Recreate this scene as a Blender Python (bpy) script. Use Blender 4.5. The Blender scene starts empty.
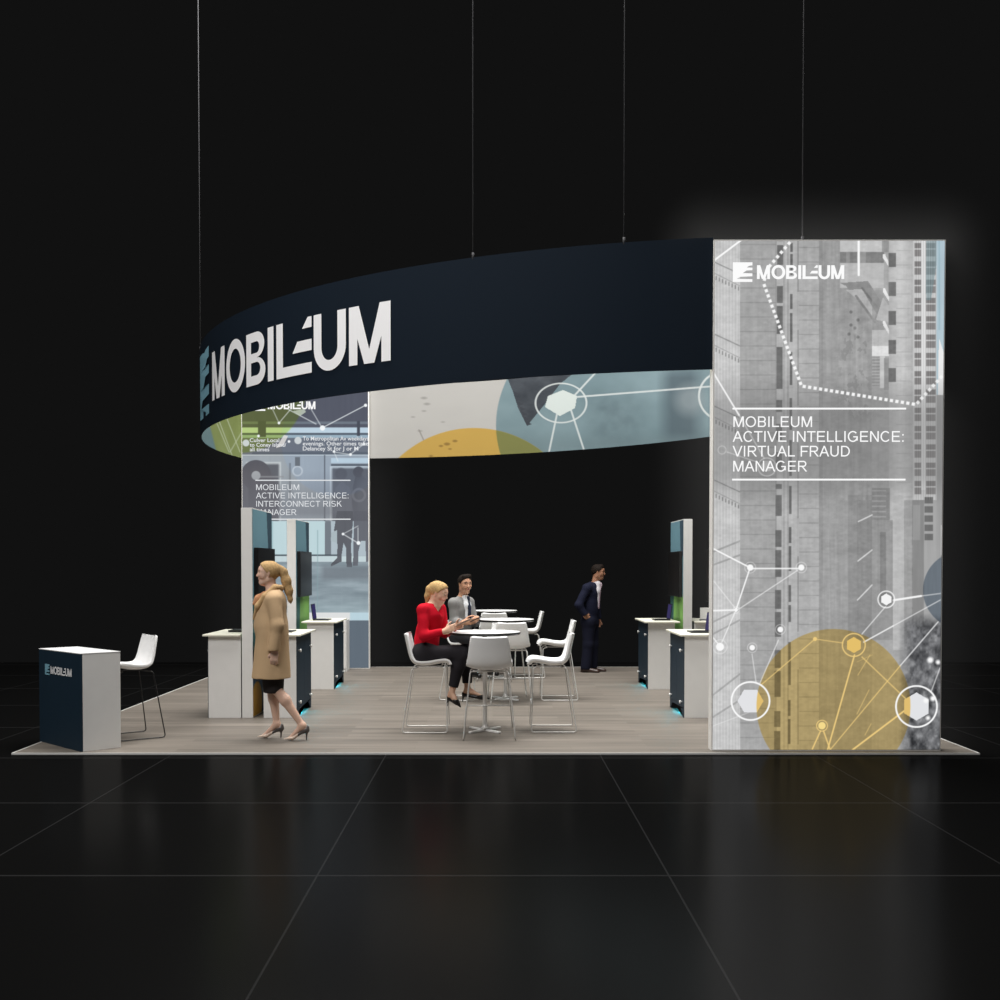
import bpy, bmesh, math, random
import numpy as np
from mathutils import Vector, Matrix

random.seed(7)
rng = np.random.default_rng(7)
SC = bpy.context.scene
COL = SC.collection
PI = math.pi

# ------------------------------------------------------------------ camera
F_PX, CX, HY, CAM_H = 1142.0, 493.0, 567.0, 1.74
TH = math.radians(1.5)
CY = HY + F_PX * math.tan(TH)
FWD = Vector((0, math.cos(TH), -math.sin(TH)))
UPV = Vector((0, math.sin(TH), math.cos(TH)))
EYE = Vector((0, 0, CAM_H))


def ray(px, py):
    return FWD + Vector((1, 0, 0)) * ((px - CX) / F_PX) + UPV * ((CY - py) / F_PX)


def ground(px, py, z=0.0):
    r = ray(px, py)
    return EYE + r * ((z - CAM_H) / r.z)


def at(px, py, d):
    r = ray(px, py)
    return EYE + r * (d / r.y)


def proj(P):
    P = np.asarray(P, float)
    r = P - np.array(EYE)
    dep = r @ np.array(FWD)
    return CX + F_PX * r[..., 0] / dep, CY - F_PX * (r @ np.array(UPV)) / dep


cam = bpy.data.cameras.new('camera')
cam.sensor_width = 36.0
cam.lens = F_PX / 1000 * 36.0
cam.shift_x = (500 - CX) / 1000
cam.shift_y = (CY - 500) / 1000
cam.clip_end = 300
camo = bpy.data.objects.new('camera', cam)
camo.location = EYE
camo.rotation_euler = (PI / 2 - TH, 0, 0)
COL.objects.link(camo)
SC.camera = camo

SC.view_settings.view_transform = 'Standard'
SC.view_settings.look = 'None'
SC.view_settings.exposure = 0.0
SC.view_settings.gamma = 1.0
SC.view_settings.use_curve_mapping = False


# ------------------------------------------------------------------ helpers
def lin(c):
    c = np.asarray(c, float) / 255.0
    return np.where(c <= 0.04045, c / 12.92, ((c + 0.055) / 1.055) ** 2.4)


def tag(o, label=None, cat=None, group=None, kind=None):
    if label: o['label'] = label
    if cat: o['category'] = cat
    if group: o['group'] = group
    if kind: o['kind'] = kind
    return o


def thing(name, loc, label, cat, group=None, rz=0.0):
    o = bpy.data.objects.new(name, None)
    o.empty_display_size = 0.1
    o.location = loc
    o.rotation_euler = (0, 0, rz)
    COL.objects.link(o)
    return tag(o, label, cat, group)


def link_mesh(name, me, mats, parent=None, smooth=False, label=None, local=False):
    """world-space mesh data linked under parent (parent has no scale); local=True keeps coordinates as parent-local."""
    if not isinstance(mats, (list, tuple)): mats = [mats]
    for m in mats: me.materials.append(m)
    o = bpy.data.objects.new(name, me)
    COL.objects.link(o)
    if parent is not None:
        o.parent = parent
        if not local:
            chain, m = parent, Matrix.Identity(4)
            while chain is not None:
                m = Matrix.LocRotScale(chain.location, chain.rotation_euler, None) @ m
                chain = chain.parent
            me.transform(m.inverted())
    if smooth:
        me.polygons.foreach_set('use_smooth', [True] * len(me.polygons))
    if label: o['label'] = label
    return o


def bm_obj(name, bm, mats, parent=None, smooth=False, label=None, local=False, recalc=True):
    if recalc: bmesh.ops.recalc_face_normals(bm, faces=bm.faces)
    me = bpy.data.meshes.new(name)
    bm.to_mesh(me)
    bm.free()
    return link_mesh(name, me, mats, parent, smooth, label, local)


def box(bm, lo, hi, bevel=0.0, mi=0, M=None):
    t = bmesh.new()
    bmesh.ops.create_cube(t, size=1.0)
    lo, hi = Vector(lo), Vector(hi)
    s, c = hi - lo, (hi + lo) / 2
    for v in t.verts:
        v.co = Vector((v.co.x * s.x, v.co.y * s.y, v.co.z * s.z)) + c
    if bevel > 0:
        bmesh.ops.bevel(t, geom=list(t.edges), offset=bevel, segments=2, affect='EDGES', profile=0.7)
    merge(bm, t, mi, M)


def merge(bm, t, mi=0, M=None):
    if M is not None: t.transform(M)
    vm = {}
    for v in t.verts: vm[v] = bm.verts.new(v.co)
    for f in t.faces:
        try:
            nf = bm.faces.new([vm[v] for v in f.verts])
            nf.material_index = mi
            nf.smooth = f.smooth
        except ValueError:
            pass
    t.free()


def prism(bm, pts, z0, z1, mi=0, bevel=0.0):
    t = bmesh.new()
    lo = [t.verts.new((p[0], p[1], z0)) for p in pts]
    hi = [t.verts.new((p[0], p[1], z1)) for p in pts]
    n = len(pts)
    t.faces.new(lo[::-1]); t.faces.new(hi)
    for i in range(n):
        t.faces.new((lo[i], lo[(i + 1) % n], hi[(i + 1) % n], hi[i]))
    if bevel:
        bmesh.ops.recalc_face_normals(t, faces=t.faces)
        bmesh.ops.bevel(t, geom=list(t.edges), offset=bevel, segments=2, affect='EDGES', profile=0.7)
    merge(bm, t, mi)


def lathe(bm, prof, c, seg=48, mi=0):
    c = Vector(c)
    t = bmesh.new()
    rings = []
    for r, z in prof:
        if r < 1e-6: rings.append([t.verts.new(c + Vector((0, 0, z)))])
        else: rings.append([t.verts.new(c + Vector((r * math.cos(2 * PI * i / seg), r * math.sin(2 * PI * i / seg), z))) for i in range(seg)])
    for a, b in zip(rings, rings[1:]):
        for i in range(seg):
            j = (i + 1) % seg
            if len(a) == 1 and len(b) == 1: continue
            if len(a) == 1: t.faces.new((a[0], b[j], b[i]))
            elif len(b) == 1: t.faces.new((a[i], a[j], b[0]))
            else: t.faces.new((a[i], a[j], b[j], b[i]))
    for f in t.faces: f.smooth = True
    merge(bm, t, mi)


def round_path(pts, rad=0.04, n=5):
    pts = [Vector(p) for p in pts]
    out = [pts[0]]
    for a, b, c in zip(pts, pts[1:], pts[2:]):
        r = min(rad, (a - b).length * .45, (c - b).length * .45)
        p, q = b + (a - b).normalized() * r, b + (c - b).normalized() * r
        for i in range(n + 1):
            u = i / n
            out.append((1 - u) ** 2 * p + 2 * u * (1 - u) * b + u * u * q)
    out.append(pts[-1])
    return out


def tube(bm, pts, r, seg=8, mi=0, closed=False):
    pts = [Vector(p) for p in pts]
    n = len(pts)
    rs = r if isinstance(r, (list, tuple)) else [r] * n
    t = bmesh.new()
    prev = None
    rings = []
    for i, p in enumerate(pts):
        d = (pts[min(i + 1, n - 1)] - pts[max(i - 1, 0)]).normalized()
        if prev is None:
            x = d.orthogonal().normalized()
        else:
            x = (prev - d * prev.dot(d)).normalized()
        prev = x
        y = d.cross(x)
        rings.append([t.verts.new(p + (x * math.cos(2 * PI * k / seg) + y * math.sin(2 * PI * k / seg)) * rs[i]) for k in range(seg)])
    for a, b in zip(rings, rings[1:]):
        for k in range(seg):
            t.faces.new((a[k], a[(k + 1) % seg], b[(k + 1) % seg], b[k]))
    t.faces.new(rings[0][::-1]); t.faces.new(rings[-1])
    for f in t.faces: f.smooth = True
    merge(bm, t, mi)


# ------------------------------------------------------------------ materials
def mat(name, rgb, rough=0.5, metal=0.0, spec=0.5, grain=0.0, scale=40.0, bump=0.0):
    """plain painted / moulded surface with a faint procedural variation"""
    m = bpy.data.materials.new(name)
    m.use_nodes = True
    nt = m.node_tree
    b = nt.nodes['Principled BSDF']
    c = (*lin(rgb), 1)
    b.inputs['Base Color'].default_value = c
    b.inputs['Roughness'].default_value = rough
    b.inputs['Metallic'].default_value = metal
    b.inputs['Specular IOR Level'].default_value = spec
    if grain > 0 or bump > 0:
        tc = nt.nodes.new('ShaderNodeTexCoord')
        no = nt.nodes.new('ShaderNodeTexNoise')
        no.inputs['Scale'].default_value = scale
        no.inputs['Detail'].default_value = 4
        nt.links.new(tc.outputs['Object'], no.inputs['Vector'])
        if grain > 0:
            r = nt.nodes.new('ShaderNodeValToRGB')
            r.color_ramp.elements[0].position, r.color_ramp.elements[1].position = .3, .7
            r.color_ramp.elements[0].color = (*[x * (1 - grain) for x in c[:3]], 1)
            r.color_ramp.elements[1].color = (*[min(1, x * (1 + grain)) for x in c[:3]], 1)
            nt.links.new(no.outputs['Fac'], r.inputs['Fac'])
            nt.links.new(r.outputs['Color'], b.inputs['Base Color'])
        if bump > 0:
            bp = nt.nodes.new('ShaderNodeBump')
            bp.inputs['Strength'].default_value = bump
            bp.inputs['Distance'].default_value = 0.004
            nt.links.new(no.outputs['Fac'], bp.inputs['Height'])
            nt.links.new(bp.outputs['Normal'], b.inputs['Normal'])
    return m


def emit(name, rgb, strength=1.0, sample=True):
    m = bpy.data.materials.new(name)
    m.use_nodes = True
    nt = m.node_tree
    b = nt.nodes['Principled BSDF']
    b.inputs['Base Color'].default_value = (0, 0, 0, 1)
    b.inputs['Specular IOR Level'].default_value = 0
    b.inputs['Emission Color'].default_value = (*lin(rgb), 1)
    b.inputs['Emission Strength'].default_value = strength
    if not sample: m.cycles.emission_sampling = 'NONE'
    return m


def attr_mat(name, emission=0.0, rough=0.7, spec=0.2, gain=1.0):
    """print whose colours come from the mesh's own colour attribute 'print'"""
    m = bpy.data.materials.new(name)
    m.use_nodes = True
    nt = m.node_tree
    b = nt.nodes['Principled BSDF']
    a = nt.nodes.new('ShaderNodeAttribute')
    a.attribute_name = 'print'
    b.inputs['Roughness'].default_value = rough
    b.inputs['Specular IOR Level'].default_value = spec
    if emission > 0:
        b.inputs['Base Color'].default_value = (0, 0, 0, 1)
        b.inputs['Specular IOR Level'].default_value = 0
        nt.links.new(a.outputs['Color'], b.inputs['Emission Color'])
        b.inputs['Emission Strength'].default_value = emission
        m.cycles.emission_sampling = 'NONE'
    else:
        nt.links.new(a.outputs['Color'], b.inputs['Base Color'])
    return m


M = {}
M['white'] = mat('white_laminate', (224, 223, 221), .45, grain=.015, scale=8)
M['frame_white'] = mat('white_frame', (240, 238, 234), .4)
M['worktop'] = mat('cream_worktop', (240, 238, 222), .35, grain=.02, scale=12)
M['navy'] = mat('navy_laminate', (28, 46, 60), .6, spec=.2, grain=.04, scale=6)
M['navy_fabric'] = mat('navy_fabric', (13, 25, 37), .8, spec=.15, grain=.03, scale=60)
M['logo_white'] = mat('white_print', (246, 246, 248), .7, spec=.2)
M['logo_blue'] = mat('blue_print', (128, 176, 194), .7, spec=.2)
M['shell'] = mat('white_moulded_plastic', (240, 240, 240), .35, grain=.01, scale=5)
M['chrome'] = mat('satin_chrome', (214, 212, 209), .3, metal=.25)
M['white_metal'] = mat('white_metal', (248, 247, 245), .35)
M['black_metal'] = mat('black_metal', (14, 13, 13), .35)
M['table_white'] = mat('white_tabletop', (242, 242, 242), .3, grain=.01, scale=10)
M['table_edge'] = mat('black_edge_band', (20, 20, 20), .4)
M['plastic_black'] = mat('black_plastic', (14, 14, 15), .35)
M['screen'] = mat('dark_screen_glass', (12, 11, 11), .3, spec=.35)
M['knob'] = mat('white_knob', (245, 245, 242), .3)
M['cyan'] = emit('cyan_led', (60, 210, 235), 8.0)
M['purple_screen'] = emit('laptop_display', (92, 84, 150), .35, sample=False)
M['cable'] = mat('steel_cable', (70, 70, 72), .7, spec=.1)
M['light_text'] = emit('backlit_white_print', (252, 252, 252), 1.0, sample=False)
M['dim_text'] = emit('backlit_pale_print', (226, 229, 232), 1.0, sample=False)
M['card'] = mat('white_card', (236, 235, 236), .6)


def floor_material():
    m = bpy.data.materials.new('polished_black_tiles')
    m.use_nodes = True
    nt = m.node_tree
    b = nt.nodes['Principled BSDF']
    tc = nt.nodes.new('ShaderNodeTexCoord')
    sp = nt.nodes.new('ShaderNodeSeparateXYZ')
    nt.links.new(tc.outputs['Object'], sp.inputs[0])

    def mth(op, a, bb=None):
        n = nt.nodes.new('ShaderNodeMath')
        n.operation = op
        for i, v in enumerate((a, bb)):
            if v is None: continue
            if isinstance(v, (int, float)): n.inputs[i].default_value = v
            else: nt.links.new(v, n.inputs[i])
        return n.outputs[0]

    def seam(sock, off, w):
        t = mth('FRACT', mth('DIVIDE', mth('ADD', sock, off), 2.0))
        dist = mth('ABSOLUTE', mth('SUBTRACT', t, 0.5))
        return mth('LESS_THAN', dist, w)
    s = mth('MAXIMUM', seam(sp.outputs[0], 0.0, .0026), seam(sp.outputs[1], 2.0 - 0.45 + 1.0, .006))
    mix = nt.nodes.new('ShaderNodeMix')
    mix.data_type = 'RGBA'
    nt.links.new(s, mix.inputs[0])
    mix.inputs[6].default_value = (.0029, .0029, .0029, 1)
    mix.inputs[7].default_value = (.0145, .0145, .0148, 1)
    nt.nodes.remove(b)
    df = nt.nodes.new('ShaderNodeBsdfDiffuse')
    gl = nt.nodes.new('ShaderNodeBsdfGlossy')
    gl.inputs['Roughness'].default_value = .2
    ms = nt.nodes.new('ShaderNodeMixShader')
    ms.inputs[0].default_value = .05
    nt.links.new(mix.outputs[2], df.inputs['Color'])
    nt.links.new(df.outputs[0], ms.inputs[1])
    nt.links.new(gl.outputs[0], ms.inputs[2])
    nt.links.new(ms.outputs[0], nt.nodes['Material Output'].inputs['Surface'])
    return m


def wood_material():
    m = bpy.data.materials.new('greyed_oak_planks')
    m.use_nodes = True
    nt = m.node_tree
    b = nt.nodes['Principled BSDF']
    tc = nt.nodes.new('ShaderNodeTexCoord')
    br = nt.nodes.new('ShaderNodeTexBrick')
    br.inputs['Scale'].default_value = 1.0
    br.inputs['Brick Width'].default_value = 1.5
    br.inputs['Row Height'].default_value = .16
    br.inputs['Mortar Size'].default_value = .002
    br.inputs['Color1'].default_value = (.30, .30, .30, 1)
    br.inputs['Color2'].default_value = (.62, .62, .62, 1)
    br.inputs['Mortar'].default_value = (.2, .2, .2, 1)
    nt.links.new(tc.outputs['Object'], br.inputs['Vector'])
    mp = nt.nodes.new('ShaderNodeMapping')
    mp.inputs['Scale'].default_value = (.5, 17, 1)
    nt.links.new(tc.outputs['Object'], mp.inputs['Vector'])
    no = nt.nodes.new('ShaderNodeTexNoise')
    no.inputs['Scale'].default_value = 1.6
    no.inputs['Detail'].default_value = 5
    no.inputs['Roughness'].default_value = .6
    nt.links.new(mp.outputs['Vector'], no.inputs['Vector'])
    mx = nt.nodes.new('ShaderNodeMix')
    mx.data_type = 'RGBA'
    mx.inputs[0].default_value = .72
    nt.links.new(br.outputs['Color'], mx.inputs[6])
    nt.links.new(no.outputs['Color'], mx.inputs[7])
    bw = nt.nodes.new('ShaderNodeRGBToBW')
    nt.links.new(mx.outputs[2], bw.inputs[0])
    r = nt.nodes.new('ShaderNodeValToRGB')
    r.color_ramp.elements[0].position, r.color_ramp.elements[1].position = .33, .64
    r.color_ramp.elements[0].color = (*lin((86, 81, 75)), 1)
    r.color_ramp.elements[1].color = (*lin((135, 127, 118)), 1)
    nt.links.new(bw.outputs[0], r.inputs['Fac'])
    nt.links.new(r.outputs['Color'], b.inputs['Base Color'])
    b.inputs['Roughness'].default_value = .5
    b.inputs['Specular IOR Level'].default_value = .25
    return m


# ------------------------------------------------------------------ world and lights of the hall
w = bpy.data.worlds.new('hall_darkness')
SC.world = w
w.use_nodes = True
bg = w.node_tree.nodes['Background']
bg.inputs[0].default_value = (*lin((17, 17, 17)), 1)
bg.inputs[1].default_value = 1.0


def area(name, loc, target, sx, sy, power, rgb=(255, 253, 250)):
    l = bpy.data.lights.new(name, 'AREA')
    l.shape = 'RECTANGLE'
    l.size, l.size_y = sx, sy
    l.energy = power
    l.color = lin(rgb)
    o = bpy.data.objects.new(name, l)
    o.location = loc
    o.rotation_euler = (Vector(target) - Vector(loc)).to_track_quat('-Z', 'Y').to_euler()
    COL.objects.link(o)
    return o


area('hall_light_rig_front', (-5.6, 4.6, 9.6), (-.5, 14.5, 1.2), 6, 3, 880)
area('hall_light_rig_overhead', (0, 14.4, 12.0), (0.0, 14.4, 0), 9, 9, 3350)

# ------------------------------------------------------------------ the setting
FZ0 = -.014                     # hall floor, just under the booth floor
bm = bmesh.new()
box(bm, (-16, -6, -.08), (16, 21.0, FZ0))
tag(bm_obj('floor_hall', bm, floor_material()), 'polished black tiled floor of the dark exhibition hall', 'floor', kind='structure')
FL, FR = ground(10, 753.3), ground(981, 753.6)
YF, YB = 10.645, 19.85
XL, XR = -4.49, 4.54
bm = bmesh.new()
box(bm, (XL, YF, FZ0), (XR, YB, 0), .004)
tag(bm_obj('floor_booth', bm, wood_material()), 'raised booth floor of greyed wood planks', 'floor', kind='structure')
bm = bmesh.new()
for lo, hi in (((XL - .012, YF - .012, FZ0), (XR + .012, YF, .002)), ((XL - .012, YB, FZ0), (XR + .012, YB + .012, .002)),
               ((XL - .012, YF, FZ0), (XL, YB, .002)), ((XR, YF, FZ0), (XR + .012, YB, .002))):
    box(bm, lo, hi)
tag(bm_obj('trim_1', bm, M['white']), 'pale edge trim around the booth floor', 'trim', kind='structure')

# ------------------------------------------------------------------ printed graphics
class Art:
    """a print painted on points X, Y (units of the artwork's own layout); C holds display colours 0..255"""
    def __init__(s, X, Y, base):
        s.X, s.Y = np.asarray(X, float), np.asarray(Y, float)
        s.C = np.tile(np.asarray(base, float), (len(s.X), 1))
        k = np.random.default_rng(3)
        s.k = k

    def mix(s, m, c, a=1.0):
        w = (np.asarray(m, float) * a)[:, None]
        s.C = s.C * (1 - w) + np.asarray(c, float) * w

    def mul(s, m, c):
        w = np.asarray(m, float)[:, None]
        s.C = s.C * (1 - w + w * np.asarray(c, float))

    def add(s, v):
        s.C = s.C + np.asarray(v, float)[:, None]

    def box(s, x0, y0, x1, y1, f=.5):
        return np.clip((s.X - x0) / f + .5, 0, 1) * np.clip((x1 - s.X) / f + .5, 0, 1) * np.clip((s.Y - y0) / f + .5, 0, 1) * np.clip((y1 - s.Y) / f + .5, 0, 1)

    def rect(s, x0, y0, x1, y1, c, a=1.0, f=.8):
        s.mix(s.box(x0, y0, x1, y1, f), c, a)

    def seg(s, p, q, w, f=.7):
        p, q = np.array(p, float), np.array(q, float)
        d = q - p
        t = np.clip(((s.X - p[0]) * d[0] + (s.Y - p[1]) * d[1]) / (d @ d + 1e-9), 0, 1)
        return np.clip((w / 2 - np.hypot(s.X - p[0] - t * d[0], s.Y - p[1] - t * d[1])) / f + .5, 0, 1)

    def line(s, p, q, w, c, a=1.0):
        s.mix(s.seg(p, q, w), c, a)

    def disc(s, x, y, r, f=.8, ky=1.0):
        return np.clip((r - np.hypot(s.X - x, (s.Y - y) / ky)) / f + .5, 0, 1)

    def ring(s, x, y, r, w, c, a=1.0, ky=1.0):
        d = np.abs(np.hypot(s.X - x, (s.Y - y) / ky) - r)
        s.mix(np.clip((w / 2 - d) / .7 + .5, 0, 1), c, a)

    def poly(s, pts):
        ins = np.zeros(len(s.X), bool)
        n = len(pts)
        for i in range(n):
            (x0, y0), (x1, y1) = pts[i], pts[(i + 1) % n]
            if y0 == y1: continue
            c = ((y0 > s.Y) != (y1 > s.Y)) & (s.X < (x1 - x0) * (s.Y - y0) / (y1 - y0) + x0)
            ins ^= c
        return ins.astype(float)

    def hexa(s, x, y, r, c, a=1.0, rot=0.0, ky=1.0):
        s.mix(s.poly([(x + r * math.cos(rot + i * PI / 3), y + ky * r * math.sin(rot + i * PI / 3)) for i in range(6)]), c, a)

    def noise(s, sx, sy, seed=1, oct=4):
        """value noise, cell sizes sx, sy"""
        g = np.random.default_rng(seed)
        T = g.random((64, 64))
        out, amp, tot = 0, 1.0, 0
        for o in range(oct):
            u, v = s.X / sx * 2 ** o, s.Y / sy * 2 ** o
            i, j = np.floor(u).astype(int), np.floor(v).astype(int)
            fu, fv = u - i, v - j
            fu, fv = fu * fu * (3 - 2 * fu), fv * fv * (3 - 2 * fv)
            A = T[i % 64, j % 64] * (1 - fu) + T[(i + 1) % 64, j % 64] * fu
            B = T[i % 64, (j + 1) % 64] * (1 - fu) + T[(i + 1) % 64, (j + 1) % 64] * fu
            out = out + amp * (A * (1 - fv) + B * fv)
            tot += amp
            amp *= .55
        return out / tot - .5


def grid_mesh(name, P, nu, nv, colors, gain=1.0):
    """P: (nu*nv,3) points, u fastest; colours in display space -> float colour attribute"""
    me = bpy.data.meshes.new(name)
    idx = np.arange(nu * nv).reshape(nv, nu)
    q = np.stack([idx[:-1, :-1], idx[:-1, 1:], idx[1:, 1:], idx[1:, :-1]], -1).reshape(-1, 4)
    me.vertices.add(len(P))
    me.vertices.foreach_set('co', np.asarray(P, np.float32).ravel())
    me.loops.add(q.size)
    me.loops.foreach_set('vertex_index', q.ravel().astype(np.int32))
    me.polygons.add(len(q))
    me.polygons.foreach_set('loop_start', np.arange(0, q.size, 4, dtype=np.int32))
    me.update()
    set_print(me, colors, gain)
    return me


def set_print(me, colors, gain=1.0):
    at_ = me.color_attributes.new('print', 'FLOAT_COLOR', 'POINT')
    rgba = np.ones((len(colors), 4), np.float32)
    rgba[:, :3] = lin(np.clip(colors, 0, 255)) * gain
    at_.data.foreach_set('color', rgba.ravel())


def plane_grid(x0, x1, z0, z1, y, nu, nv):
    """vertical sheet facing -y"""
    X, Z = np.meshgrid(np.linspace(x0, x1, nu), np.linspace(z0, z1, nv))
    return np.stack([X.ravel(), np.full(X.size, y), Z.ravel()], 1)


# ---------------------------------------------------------------- the wordmark, letter height 1
def strip(cx, cy, ax, ay, bx, by, a0, a1, n=20):
    q = []
    for i in range(n):
        t0, t1 = a0 + (a1 - a0) * i / n, a0 + (a1 - a0) * (i + 1) / n
        q.append([(cx + ax * math.cos(t0), cy + ay * math.sin(t0)), (cx + ax * math.cos(t1), cy + ay * math.sin(t1)),
                  (cx + bx * math.cos(t1), cy + by * math.sin(t1)), (cx + bx * math.cos(t0), cy + by * math.sin(t0))])
    return q


def rc(x0, y0, x1, y1): return [(x0, y0), (x1, y0), (x1, y1), (x0, y1)]


def wordmark():
    L = []

    def m(x, w_):
        s = .20
        L.append(rc(x, 0, x + s, 1)); L.append(rc(x + w_ - s, 0, x + w_, 1))
        c = x + w_ / 2
        L.append([(x, 1), (x + .235, 1), (c + .075, 0), (c - .115, 0)])
        L.append([(x + w_ - .235, 1), (x + w_, 1), (c + .115, 0), (c - .075, 0)])
    m(0, .945)
    L.extend(strip(1.55, .5, .50, .52, .295, .33, 0, 2 * PI, 36))
    L.append(rc(2.11, 0, 2.32, 1))
    for y0, y1, xr, lo_, hi_ in ((.515, 1, .02, .09, .18), (0, .515, .06, .18, .085)):
        h, yi = (y1 - y0) / 2, (y0 + lo_ + y1 - hi_) / 2
        L.append(rc(2.32, y1 - hi_, 2.55, y1)); L.append(rc(2.32, y0, 2.55, y0 + lo_))
        for k in range(14):
            c0, c1 = -PI / 2 + PI * k / 14, -PI / 2 + PI * (k + 1) / 14
            L.append([(2.55 + (.29 + xr) * math.cos(c0), y0 + h + h * math.sin(c0)), (2.55 + (.29 + xr) * math.cos(c1), y0 + h + h * math.sin(c1)),
                      (2.55 + (.09 + xr) * math.cos(c1), yi + (h - (lo_ + hi_) / 2) * math.sin(c1)), (2.55 + (.09 + xr) * math.cos(c0), yi + (h - (lo_ + hi_) / 2) * math.sin(c0))])
    L.append(rc(2.99, 0, 3.20, 1))
    L.append(rc(3.30, 0, 3.52, 1)); L.append(rc(3.5, 0, 4.40, .19))
    L.append([(3.83, .40), (4.40, .40), (4.40, .60), (3.98, .60)])
    L.append([(4.12, .81), (4.40, .81), (4.40, 1.0), (4.29, 1.0)])
    L.append(rc(4.46, .40, 4.67, 1)); L.append(rc(5.09, .40, 5.30, 1))
    L.extend(strip(4.88, .40, .42, .42, .21, .235, PI, 2 * PI, 18))
    m(5.375, .945)
    return L


ICON = [[(0, 0), (1.42, 0), (1.42, .20), (.27, .22), (0, .22)], [(0, .22), (.27, .22), (.55, .37), (0, .37)],
        [(0, .37), (.55, .37), (1.42, .41), (1.42, .62), (.72, .64), (0, .64)], [(0, .64), (.72, .64), (1.0, .83), (0, .83)],
        [(0, .83), (1.0, .83), (1.42, .85), (1.42, 1.03), (1.0, 1.05), (0, 1.05)], [(0, 1.05), (1.0, 1.05), (1.2, 1.17), (0, 1.17)],
        [(0, 1.17), (1.2, 1.17), (1.42, 1.20), (1.42, 1.42), (0, 1.42)]]
ICON = [[(x - 1.75, y - .21) for x, y in p] for p in ICON]


def flat_polys(polys, f, mi=0, bm=None, sub=0):
    """polygons -> faces through f(x, y) -> world point"""
    bm = bm or bmesh.new()
    for p in polys:
        xs = [q[0] for q in p]
        if sub and len(p) == 4 and max(xs) - min(xs) > sub and p[0][1] == p[1][1]:
            n = int((max(xs) - min(xs)) / sub) + 1
            (xa, ya), (xb, yb), (xc, yc), (xd, yd) = p
            for i in range(n):
                u0, u1 = i / n, (i + 1) / n
                quad = [(xa + (xb - xa) * u0, ya), (xa + (xb - xa) * u1, ya), (xd + (xc - xd) * u1, yd), (xd + (xc - xd) * u0, yd)]
                bm.faces.new([bm.verts.new(f(*q)) for q in quad]).material_index = mi
        else:
            bm.faces.new([bm.verts.new(f(*q)) for q in p]).material_index = mi
    return bm


# plain grotesque capitals, cap height 1: (advance, pieces)
GT = .125                        # stroke


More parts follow.
